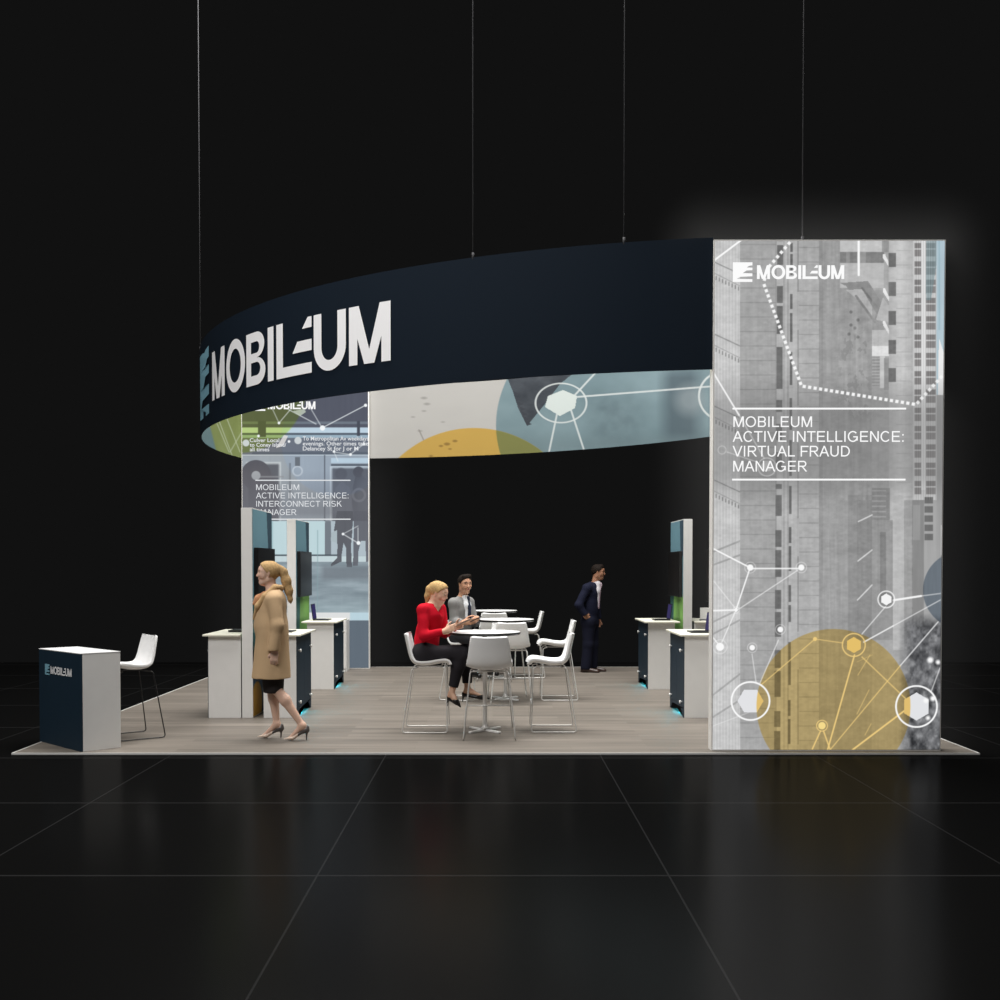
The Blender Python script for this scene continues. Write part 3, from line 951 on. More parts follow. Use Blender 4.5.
flat_logo(front, 755.6, 842.4, 265.2, 279, yp, M['light_text'])
yp2 = BY0 - .006
rules_w[0] = 1.1
headline(rear, [('MOBILEUM', 256.2, 299.3, 484.4, 490.0), ('ACTIVE INTELLIGENCE:', 256, 348.5, 492.6, 498.4), ('INTERCONNECT RISK', 256.2, 341.8, 500.9, 506.6), ('MANAGER', 256.2, 296.5, 509.3, 515)],
         [(255.5, 350.5, 480.3), (255.5, 350.5, 519.2)], yp2, M['dim_text'])
flat_logo(rear, 268.3, 315.8, 401.4, 409.2, yp2, M['light_text'])
signs = [('Culver Local', 250, 279.5, 438.2, 442), ('to Coney Island/', 250, 286.5, 442.8, 446.6), ('all times', 250, 269.5, 447.4, 451.2),
         ('To Metropolitan Av weekdays', 303, 368.6, 436.4, 440.4), ('evenings. Other times take', 303, 368.6, 441.4, 445.4), ('Delancey St for J or M', 303, 358.5, 446.4, 450.4)]
for part in (signs[:3], signs[3:]):
    mes = [text_mesh(b, fx(a0, yp2), fx(a1, yp2), fz(yb, yp2), fz(yt, yp2), yp2 + .002, .012) for b, a0, a1, yt, yb in part]
    link_mesh('train_sign_lettering', join_meshes('train_sign_lettering', mes), M['dim_text'], rear, label='pale direction text on the pictured train')

# ---------------------------------------------------------------- hanging ring: two bowed fabric banners
ZR0, ZR1 = 3.602, FZ + .028
C0 = Vector(((FX0 + FX1 + BX0 + BX1) / 4 - 0.0, (FY0 + .03 + BY0 + .13) / 2, 0))
RR = 7.52
ends = (Vector((FX0 - .003, FY0 + .03, 0)), Vector((BX0 - .003, BY0 + .13, 0)))
mid = (ends[0] + ends[1]) / 2
hc = (ends[0] - ends[1]).length / 2
nrm = Vector((-.804, -.594, 0))
nrm = Vector((-(ends[0] - ends[1]).y, (ends[0] - ends[1]).x, 0)).normalized()
if nrm.x > 0: nrm = -nrm
CA = mid - nrm * math.sqrt(RR * RR - hc * hc)
a_front = math.atan2(ends[0].y - CA.y, ends[0].x - CA.x)
a_back = math.atan2(ends[1].y - CA.y, ends[1].x - CA.x)
if a_back > a_front: a_back -= 2 * PI


def arc_pt(a, r, z, mirror=False):
    x, y = CA.x + r * math.cos(a), CA.y + r * math.sin(a)
    if mirror: x, y = 2 * C0.x - x, 2 * C0.y - y
    return (x, y, z)


sign = thing('hanging_banner', (C0.x, C0.y, ZR0), 'large navy fabric banner ring hung overhead with white wordmark', 'banner')
TK = .02
ring_print = attr_mat('ring_print', 0.0, .75, .15)
for mirror in (False, True):
    a_lo = a_back + (.02 if mirror else 0)
    na, nz = 220, 60
    aa, zz = np.meshgrid(np.linspace(a_lo, a_front, na), np.linspace(ZR0, ZR1, nz))
    P = np.array([arc_pt(a, RR, z, mirror) for a, z in zip(aa.ravel(), zz.ravel())])
    me = grid_mesh('outer_fabric', P, na, nz, np.tile((25, 37, 51), (len(P), 1)))
    link_mesh('outer_fabric', me, M['navy_fabric'], sign, True, 'plain navy outer face')
    na, nz = (1100, 170) if mirror else (700, 110)
    aa, zz = np.meshgrid(np.linspace(a_lo, a_front, na), np.linspace(ZR0, ZR1, nz))
    P = np.array([arc_pt(a, RR - TK, z, mirror) for a, z in zip(aa.ravel(), zz.ravel())])
    px, py = proj(P)
    if not mirror: px = np.minimum(px, 290)
    me = grid_mesh('inner_print', P, na, nz, art_ring(px, py), .56)
    link_mesh('inner_print', me, ring_print, sign, True, 'inner face printed with pale, ochre and blue circles' if mirror else 'inner face printed green with white lines')
    bm = bmesh.new()
    n = 120
    for z in (ZR0, ZR1):
        v = [[bm.verts.new(arc_pt(a_lo + (a_front - a_lo) * i / n, RR - k * TK, z, mirror)) for i in range(n + 1)] for k in (0, 1)]
        for i in range(n): bm.faces.new((v[0][i], v[0][i + 1], v[1][i + 1], v[1][i]))
    bm_obj('edge_hem', bm, M['navy_fabric'], sign)

# wordmark on the outer face: right end seen at column 391
lo_a, hi_a = a_front - 1.0, a_front
for _ in range(50):
    m_ = (lo_a + hi_a) / 2
    if proj(np.array(arc_pt(m_, RR, 4.27)))[0] < 391.3: lo_a = m_
    else: hi_a = m_
a_txt, LH = m_, .645
yref = arc_pt(a_txt, RR, 0)[1]
zb = fz(360.6, yref)
LH = fz(300.6, yref) - zb
fring = lambda x, y: arc_pt(a_txt + (x - 6.32) * LH * 1.0 / RR, RR + .012, zb + y * LH)
bm = flat_polys(wordmark(), fring, 0, None, .12)
bm_obj('wordmark', bm, M['logo_white'], sign, label='white wordmark on the navy face', recalc=False)
bm = flat_polys(ICON, fring)
bm_obj('emblem', bm, M['logo_blue'], sign, label='blue square emblem left of the wordmark', recalc=False)

# ---------------------------------------------------------------- suspension cables


def cable(px, py_top, a=None, pos=None, label=''):
    if pos is None:
        lo, hi = a
        for _ in range(50):
            mm = (lo + hi) / 2
            if proj(np.array(arc_pt(mm, RR - TK / 2, ZR1)))[0] < px: lo = mm
            else: hi = mm
        pos = Vector(arc_pt(lo, RR - TK / 2, ZR1))
    bm = bmesh.new()
    tube(bm, [pos, (pos.x, pos.y, 11.4)], .0062, 6)
    tube(bm, [pos - Vector((0, 0, .02)), pos + Vector((0, 0, .05))], .012, 8)
    o = bm_obj('suspension_cable', bm, M['cable'], None, True)
    tag(o, label, 'cable', 'suspension cables')


d = CA.xy.length
a_tan = math.atan2(-CA.y, -CA.x) - math.acos(RR / d)
cable(199.5, 345, (a_tan, a_front), label='thin steel cable dropping to the far left edge of the hanging ring')
cable(473, 258, (a_tan, a_front), label='thin steel cable meeting the ring right of the big wordmark')
cable(624, 244, (a_tan, a_front), label='thin steel cable meeting the ring near the city print tower')
cable(801, 240, pos=Vector((fx(800.5, FY0 + .08), FY0 + .08, FZ)), label='thin steel cable rising from the top of the city print tower')

# ------------------------------------------------------------------ demo kiosks
Y1, Y2 = 13.13, 16.22
CL = 1.03                       # counter length


def art_tower(U, Z):
    """U 0..1 from the viewer's left to right, Z metres"""
    A = Art(U * 100, Z * 100, (104, 142, 156))
    A.mix(A.poly([(62, 300), (104, 300), (104, 190), (80, 190)]), (52, 74, 88))
    A.mix((A.Y < 132), (112, 160, 82))
    A.mix((A.Y < 132) * np.clip((26 - A.X + .10 * (A.Y - 100)) / 2 + .5, 0, 1), (42, 84, 84))
    A.mix(A.box(62, 60, 120, 132, 10), (122, 172, 88), .5)
    A.mix((A.Y < 70), (58, 88, 118))
    A.mix(A.disc(18, 14, 26, 2), (206, 160, 66)); A.mix(A.disc(74, 44, 9, 2), (150, 178, 194), .7)
    A.line((0, 60), (74, 44), 1.6, (190, 206, 216), .6); A.line((74, 44), (100, 20), 1.6, (190, 206, 216), .6)
    return A.C


tower_mat = attr_mat('tower_print', 0.0, .6, .3)


def tower(x0, x1, y0, label, faces):
    H, LEN = 2.42, 1.17
    t = thing('kiosk_tower', ((x0 + x1) / 2, y0 + LEN / 2, 0), label, 'display tower', 'kiosk towers')
    bm = bmesh.new()
    box(bm, (x0, y0, 0), (x1, y0 + LEN, H), .004)
    bm_obj('core_panel', bm, M['white'], t)
    for s in (-1, 1):
        x = x1 + .003 if s > 0 else x0 - .003
        nu, nv = 70, 140
        yy, zz = np.meshgrid(np.linspace(y0 + .012, y0 + LEN - .012, nu), np.linspace(.012, H - .012, nv))
        yy, zz = yy.ravel(), zz.ravel()
        U = (yy - y0) / LEN if s > 0 else 1 - (yy - y0) / LEN
        P = np.stack([np.full(yy.size, x), yy, zz], 1)
        if s < 0: P = P.reshape(nv, nu, 3)[:, ::-1].reshape(-1, 3); U = U.reshape(nv, nu)[:, ::-1].ravel(); 
        me = grid_mesh('graphic_panel', P, nu, nv, art_tower(U, P[:, 2]))
        link_mesh('graphic_panel', me, tower_mat, t, label='blue and green printed face')
    for s, lab in faces:
        x = x1 if s > 0 else x0
        ya, yb, za, zb = y0 + .07, y0 + LEN - .05, 1.31, 1.965
        mo = thing('monitor', (x + s * .03, (ya + yb) / 2, (za + zb) / 2), lab, 'monitor', 'kiosk screens')
        bm = bmesh.new()
        xa, xb = sorted((x + s * .006, x + s * .05))
        box(bm, (xa, ya, za), (xb, yb, zb), .006)
        bm_obj('casing', bm, M['plastic_black'], mo)
        bm = bmesh.new()
        xa, xb = sorted((x + s * .0502, x + s * .0525))
        box(bm, (xa, ya + .02, za + .022), (xb, yb - .02, zb - .02))
        bm_obj('screen', bm, M['screen'], mo)
        bm = bmesh.new()
        xa, xb = sorted((x + s * .0035, x + s * .006))
        box(bm, (xa, (ya + yb) / 2 - .2, (za + zb) / 2 - .2), (xb, (ya + yb) / 2 + .2, (za + zb) / 2 + .2))
        bm_obj('wall_bracket', bm, M['black_metal'], mo)


WT = .966                       # worktop height


def counter(x0, x1, y0, s, label):
    """storage counter x0..x1; doors face s*x; worktop oversails the doors"""
    y1 = y0 + CL
    t = thing('storage_counter', ((x0 + x1) / 2, (y0 + y1) / 2, 0), label, 'counter', 'kiosk counters')
    fx_ = x1 if s > 0 else x0            # door face
    bk = x0 if s > 0 else x1
    ins = fx_ - s * .006
    for ya, yb in ((y0, y0 + .022), (y1 - .022, y1)):
        bm = bmesh.new()
        a, b = sorted((bk, ins))
        box(bm, (a, ya, 0), (b, yb, WT - .022), .002)
        bm_obj('side_panel', bm, M['white'], t, label='white end panel')
    bm = bmesh.new()
    a, b = sorted((bk, ins - s * .001))
    box(bm, (a, y0 + .022, .11), (b, y1 - .022, WT - .022))
    a, b = sorted((bk, bk + s * .018))
    box(bm, (a, y0 + .022, 0), (b, y1 - .022, .109))
    bm_obj('carcass', bm, M['white'], t)
    bm = bmesh.new()
    a, b = sorted((bk - s * .07, fx_ + s * .05))
    if s < 0 and x0 > 0 or s > 0 and x0 < 0: pass
    else: a, b = sorted((bk, fx_ + s * .05))
    box(bm, (a, y0 - .05, WT - .022), (b, y1 + .05, WT), .006)
    bm_obj('worktop', bm, M['worktop'], t, label='thin cream worktop')
    ym = (y0 + y1) / 2
    a, b = sorted((ins, fx_))
    for k, (ya, yb) in enumerate(((y0, ym - .002), (ym + .002, y1))):
        bm = bmesh.new()
        box(bm, (a, ya, .115), (b, yb, WT - .026), .002)
        dr = bm_obj('door', bm, M['navy'], t, label='dark navy cupboard door')
        yk = ya + .13 if k == 0 else yb - .13
        for zk in (.77, .17):
            bm = bmesh.new()
            lathe(bm, [(0, 0), (.011, 0), (.009, .012), (.018, .016), (.021, .024), (.016, .031), (0, .033)], (0, 0, 0), 16)
            bmesh.ops.rotate(bm, verts=bm.verts, cent=(0, 0, 0), matrix=Matrix.Rotation(s * PI / 2, 3, 'Y'))
            bmesh.ops.translate(bm, verts=bm.verts, vec=(fx_, yk, zk))
            bm_obj('knob', bm, M['knob'], dr, True, label='round white knob')
    bm = bmesh.new()                    # toe kick with an arched opening between two feet
    n = 16
    prof = [(y0, 0), (y0 + .07, 0)] + [(y0 + .07 + (CL - .14) * i / n, .088 * min(1, math.sin(PI * i / n) * 2.2) ** .8) for i in range(1, n)] + [(y1 - .07, 0), (y1, 0), (y1, .113), (y0, .113)]
    tb = bmesh.new()
    va = [tb.verts.new((a, p[0], p[1])) for p in prof]
    vb = [tb.verts.new((b, p[0], p[1])) for p in prof]
    tb.faces.new(va); tb.faces.new(vb[::-1])
    for i in range(len(prof)): tb.faces.new((va[i], va[(i + 1) % len(prof)], vb[(i + 1) % len(prof)], vb[i]))
    bmesh.ops.triangulate(tb, faces=[f for f in tb.faces if len(f.verts) > 4])
    merge(bm, tb)
    bm_obj('toe_kick', bm, M['navy'], t, label='navy plinth with arched cut-out')
    if s < 0 and x0 < 0: return          # the far left counter shows no glow
    bm = bmesh.new()
    a, b = sorted((fx_ - s * .03, fx_ - s * .014))
    box(bm, (a, y0 + .16, .05), (b, y1 - .16, .07))
    bm_obj('light_strip', bm, M['cyan'], t, label='cyan glowing strip under the counter')
    l = bpy.data.lights.new('under_counter_lamp', 'AREA')
    l.shape, l.size, l.size_y, l.energy = 'RECTANGLE', .66, .015, 1.5
    l.color = lin((40, 205, 235))
    lo = bpy.data.objects.new('under_counter_lamp', l)
    lo.location = (fx_ - s * .012, ym, .062)
    lo.rotation_euler = Vector((s, 0, -.55)).to_track_quat('-Z', 'X').to_euler()
    COL.objects.link(lo)


tower(-2.893, -2.768, Y1, 'white edged tower with a screen behind the woman in the camel coat',
      [(1, 'black screen partly hidden behind the head of the woman in the coat')])
tower(-2.925, -2.80, Y2, 'white edged tower standing just in front of the train print lightbox',
      [(1, 'black screen on the tower before the train print')])
tower(2.715, 2.84, Y1, 'tower mostly hidden behind the city print lightbox, only its blue edge showing',
      [(-1, 'black screen almost hidden behind the city print lightbox')])
tower(2.705, 2.83, Y2, 'white edged tower with a screen at the right rear of the booth',
      [(-1, 'black screen on the right rear tower above a green panel')])
counter(-2.645, -2.26, Y1, 1, 'white counter with navy doors directly behind the walking woman')
counter(-3.285, -2.905, Y1, -1, 'white counter left of the walking woman with a flat device on top')
counter(-2.645, -2.26, Y2, 1, 'white counter with navy doors in front of the train print lightbox')
counter(2.20, 2.585, Y1, -1, 'white counter with navy doors touching the left edge of the city print lightbox')
counter(2.20, 2.585, Y2, -1, 'white counter with navy doors below the right rear screen')
counter(2.865, 3.25, Y2, 1, 'counter right of the right rear tower carrying a white card')


def laptop(x, y, s, label, open_=True):
    """keyboard side towards s*x"""
    t = thing('laptop', (x, y, WT), label, 'laptop', 'laptops on the counters')
    bm = bmesh.new()
    a, b = sorted((x, x + s * .225))
    box(bm, (a, y - .165, WT + .001), (b, y + .165, WT + .016), .004)
    bm_obj('base', bm, M['plastic_black'], t)
    if not open_:
        bm = bmesh.new()
        box(bm, (a, y - .165, WT + .017), (b, y + .165, WT + .024), .003)
        bm_obj('lid', bm, M['plastic_black'], t)
        return
    R = Matrix.Translation((x, y, WT + .014)) @ Matrix.Rotation(-s * math.radians(7), 4, 'Y')
    bm = bmesh.new()
    box(bm, (-.005, -.165, 0), (.005, .165, .225), .003, 0, R)
    lid = bm_obj('lid', bm, M['plastic_black'], t)
    bm = bmesh.new()
    a, b = sorted((s * .0052, s * .0062))
    box(bm, (a, -.155, .012), (b, .155, .215), 0, 0, R)
    bm_obj('display', bm, M['purple_screen'], lid, label='dim purple display')
    bm = bmesh.new()
    a, b = sorted((x + s * .03, x + s * .14))
    box(bm, (a, y - .14, WT + .0155), (b, y + .14, WT + .0185))
    bm_obj('keyboard', bm, M['black_metal'], t)


laptop(-2.60, Y1 + .5, 1, 'open laptop on the counter behind the woman in the coat')
laptop(-2.60, Y2 + .42, 1, 'open laptop with purple display before the train print')
laptop(2.545, Y1 + .38, -1, 'open dark laptop beside the left edge of the city print tower')
laptop(2.56, Y2 + .42, -1, 'open laptop with purple display below the right rear screen')
laptop(-2.915, Y1 + .55, -1, 'closed dark laptop lying flat left of the woman in the coat', False)
t = thing('card_stand', (3.07, Y2 + .35, WT), 'small white upright card on the counter beside the city print lightbox', 'card stand')
bm = bmesh.new()
box(bm, (3.005, Y2 + .34, WT + .012), (3.135, Y2 + .346, WT + .185), .002, 0)
bm_obj('card', bm, M['card'], t)
bm = bmesh.new()
box(bm, (3.0, Y2 + .315, WT), (3.14, Y2 + .372, WT + .012), .003)
bm_obj('foot', bm, M['plastic_black'], t)

t = thing('storage_cabinet', (-2.72, 19.15, 0), 'low white cabinet in front of the foot of the train print lightbox', 'cabinet')
bm = bmesh.new()
box(bm, (-3.0, 18.95, 0), (-2.435, 19.35, .86), .004)
bm_obj('body', bm, M['white'], t)
bm = bmesh.new()
box(bm, (-2.99, 18.93, .05), (-2.445, 18.95, .84), .003)
dr = bm_obj('door', bm, M['white'], t)
bm = bmesh.new()
lathe(bm, [(0, 0), (.01, 0), (.02, .02), (0, .03)], (0, 0, 0), 12)
bmesh.ops.rotate(bm, verts=bm.verts, cent=(0, 0, 0), matrix=Matrix.Rotation(PI / 2, 3, 'X'))
bmesh.ops.translate(bm, verts=bm.verts, vec=(-2.9, 18.93, .5))
bm_obj('knob', bm, M['knob'], dr, True)

# ------------------------------------------------------------------ reception counter
Lc, Nc, Rc = ground(39, 741.6), ground(80.6, 752.4), ground(121.6, 748.0)
e1 = (Lc - Nc); e1.z = 0
len1 = e1.length; e1.normalize()
e2 = Vector((-e1.y, e1.x, 0))
if e2.dot(Rc - Nc) < 0: e2 = -e2
len2 = (Rc - Nc).dot(e2)
Nc.y += .02
RH = .929


def rp(u, v): return Nc + e1 * u + e2 * v


t = thing('reception_counter', rp(len1 / 2, len2 / 2), 'navy fronted white reception counter on the front left corner of the booth', 'counter')
bm = bmesh.new()
prism(bm, [rp(0, .018), rp(len1, .018), rp(len1, len2), rp(0, len2)], .0, RH - .007, 0, .003)
bm_obj('body', bm, M['white'], t)
bm = bmesh.new()
prism(bm, [rp(0, 0), rp(len1, 0), rp(len1, .0175), rp(0, .0175)], .0, RH - .007, 0, .002)
fp = bm_obj('front_panel', bm, M['navy'], t, label='dark navy front panel')
bm = bmesh.new()
prism(bm, [rp(-.002, -.002), rp(len1 + .002, -.002), rp(len1 + .002, len2 + .002), rp(-.002, len2 + .002)], RH - .007, RH, 0, .001)
bm_obj('top', bm, M['table_white'], t)
LS = .075                                                         # letter height
ltx = len1 * .20
fr = lambda x, y: (rp(0, -.004) + e1 * (ltx + (6.32 - x) * LS * .985) + Vector((0, 0, .695 + y * LS)))
bm = flat_polys(wordmark(), fr)
bm_obj('wordmark', bm, M['logo_white'], fp, label='white wordmark', recalc=False)
bm = flat_polys(ICON, fr)
bm_obj('emblem', bm, M['logo_blue'], fp, label='pale blue square emblem', recalc=False)

# ------------------------------------------------------------------ bar tables


def bar_table(p, label, r=.375):
    t = thing('bar_table', (p[0], p[1], 0), label, 'table', 'round bar tables')
    bm = bmesh.new()
    lathe(bm, [(0, 1.052), (r - .004, 1.052), (r - .002, 1.054), (r - .004, 1.058), (0, 1.058)], (p[0], p[1], 0), 64)
    top = bm_obj('tabletop', bm, M['table_white'], t, True, label='round white top')
    bm = bmesh.new()
    lathe(bm, [(0, 1.026), (r - .012, 1.026), (r - .002, 1.032), (r, 1.042), (r, 1.0515), (0, 1.0515)], (p[0], p[1], 0), 64)
    bm_obj('edge_band', bm, M['table_edge'], top, True, label='black underside edge')
    bm = bmesh.new()
    lathe(bm, [(0, .03), (.05, .03), (.045, .04), (.026, .05), (.024, .08), (.024, 1.0), (.06, 1.01), (.10, 1.026), (0, 1.026)], (p[0], p[1], 0), 24)
    bm_obj('column', bm, M['chrome'], t, True)
    bm = bmesh.new()
    for k in (0, 1):
        R = Matrix.Translation((p[0], p[1], 0)) @ Matrix.Rotation((PI / 4 + .10) * (1 if k else -1), 4, 'Z')
        box(bm, (-.25, -.017, .003 + .0005 * k), (.25, .017, .022 + .002 * k), .005, 0, R)
    bm_obj('cross_base', bm, M['white_metal'], t)
    return t


T1, T2, T3 = ground(485, 731), ground(505.5, 699.3), ground(493.5, 677.2)
bar_table(T1, 'round white bar table nearest the viewer beside the woman in red')
bar_table(T2, 'middle round white bar table beside the man in grey')
bar_table(T3, 'farthest round white bar table at the back of the row')

# ------------------------------------------------------------------ bar stools (built facing +x)
PROF = [(.188, .708), (.182, .726), (.155, .733), (.08, .723), (0, .709), (-.09, .705), (-.155, .718), (-.197, .757), (-.222, .82), (-.24, .90), (-.256, .97), (-.266, 1.018), (-.27, 1.033)]


def shell_mesh():
    P = []
    nv = 13
    prof = [Vector((x, 0, z)) for x, z in PROF]
    n = len(prof)
    pts = []
    for i in range(n - 1):                       # Catmull-Rom densify
        p0, p1, p2, p3 = prof[max(i - 1, 0)], prof[i], prof[i + 1], prof[min(i + 2, n - 1)]
        for k in range(4):
            u = k / 4
            pts.append(.5 * ((2 * p1) + (p2 - p0) * u + (2 * p0 - 5 * p1 + 4 * p2 - p3) * u * u + (3 * p1 - p0 - 3 * p2 + p3) * u ** 3))
    pts.append(prof[-1])
    m = len(pts)
    bm = bmesh.new()
    rows = []
    for i, p in enumerate(pts):
        d = (pts[min(i + 1, m - 1)] - pts[max(i - 1, 0)]).normalized()
        nn = Vector((-d.z, 0, d.x))
        if nn.z < 0 or (i > m * .6 and nn.x < 0): nn = -nn
        s = i / (m - 1)
        wd = .235 if s < .5 else .235 - .062 * ((s - .5) / .5) ** 1.3
        if s < .06: wd -= .03 * (1 - s / .06) ** 2
        if s > .95: wd -= .022 * ((s - .95) / .05) ** 2
        row = []
        for j in range(nv):
            v = -1 + 2 * j / (nv - 1)
            lift = .040 * abs(v) ** 2.2
            row.append((p + Vector((0, v * wd, 0)) + nn * lift, nn))
        rows.append(row)
    th = .011
    top = [[bm.verts.new(q + nn * th) for q, nn in r] for r in rows]
    bot = [[bm.verts.new(q - nn * th) for q, nn in r] for r in rows]
    for i in range(m - 1):
        for j in range(nv - 1):
            bm.faces.new((top[i][j], top[i][j + 1], top[i + 1][j + 1], top[i + 1][j]))
            bm.faces.new((bot[i][j], bot[i + 1][j], bot[i + 1][j + 1], bot[i][j + 1]))
    for i in range(m - 1):
        for j in (0, nv - 1): bm.faces.new((top[i][j], top[i + 1][j], bot[i + 1][j], bot[i][j]))
    for i in (0, m - 1):
        for j in range(nv - 1): bm.faces.new((top[i][j], top[i][j + 1], bot[i][j + 1], bot[i][j]))
    return bm


def make_stool(frame_mat, label, group):
    t = thing('bar_stool', (0, 0, 0), label, 'bar stool', group)
    o = bm_obj('seat_shell', shell_mesh(), M['shell'], t, True, label='white moulded seat and back')
    sb = o.modifiers.new('soft', 'BEVEL')
    sb.width, sb.segments, sb.limit_method = .006, 2, 'ANGLE'
    for s in (-1, 1):
        bm = bmesh.new()
        pts = [(.12, s * .17, .692), (.168, s * .195, .678), (.19, s * .262, .011), (-.285, s * .262, .011), (-.185, s * .195, .678), (-.13, s * .17, .686)]
        tube(bm, round_path(pts, .035), .0060, 10)
        bm_obj('sled_leg', bm, frame_mat, t, True)
    bm = bmesh.new()
    tube(bm, [(.1818, -.234, .30), (.1818, .234, .30)], .008, 10)
    bm_obj('footrest', bm, frame_mat, t, True)
    bm = bmesh.new()
    tube(bm, [(.12, -.17, .692), (.12, .17, .692)], .009, 8)
    tube(bm, [(-.13, -.17, .686), (-.13, .17, .686)], .009, 8)
    box(bm, (-.13, -.03, .682), (.12, .03, .690))
    bm_obj('under_seat_brace', bm, frame_mat, t, True)
    return t


def dup(root, loc, rz, label):
    r = root.copy()
    COL.objects.link(r)
    r.location, r.rotation_euler = loc, (0, 0, rz)
    r['label'] = label
    for ch in list(root.children):
        c = ch.copy()
        COL.objects.link(c)
        c.parent = r
    return r


GS = 'white stools at the bar tables'
S_RED = Vector((-.665, T1.y + .06, 0))
S_GREY = Vector((-.36, T2.y + .05, 0))
first = make_stool(M['chrome'], 'white bar stool under the seated woman in red', GS)
first.location = S_RED
dup(first, (.592, T1.y + .10, 0), PI, 'white bar stool at the right of the nearest bar table, seen in profile')
dup(first, (-.036, T1.y - .42, 0), PI / 2, 'white bar stool in front of the nearest bar table, its back to the viewer')
dup(first, (-.05, T1.y + .45, 0), -PI / 2, 'white bar stool behind the nearest bar table, its top edge showing over it')
dup(first, S_GREY, -.25, 'white bar stool under the seated man in grey')
dup(first, (.82, T2.y + .06, 0), PI, 'white bar stool right of the middle bar table, just left of the standing man')
dup(first, (.235, T2.y - .42, 0), PI / 2, 'white bar stool in front of the middle bar table, its back to the viewer')
dup(first, (.19, T2.y + .42, 0), -PI / 2, 'white bar stool behind the middle bar table, its top edge showing over it')
dup(first, (.53, T3.y + .05, 0), PI, 'white bar stool at the right of the farthest bar table, seen in profile')
dup(first, (.02, T3.y - .42, 0), PI / 2, 'white bar stool in front of the farthest bar table, its back to the viewer')
dup(first, (.01, T3.y + .42, 0), -PI / 2, 'white bar stool behind the farthest bar table, facing the viewer')
rs = make_stool(M['black_metal'], 'white bar stool with a black frame behind the reception counter', None)
rs.location = (-3.72, 11.62, 0)
rs.rotation_euler = (0, 0, math.radians(180 + 38))

# ------------------------------------------------------------------ people: bodies and clothes as blended volumes
V = Vector


def vn(v): return Vector(v).normalized()


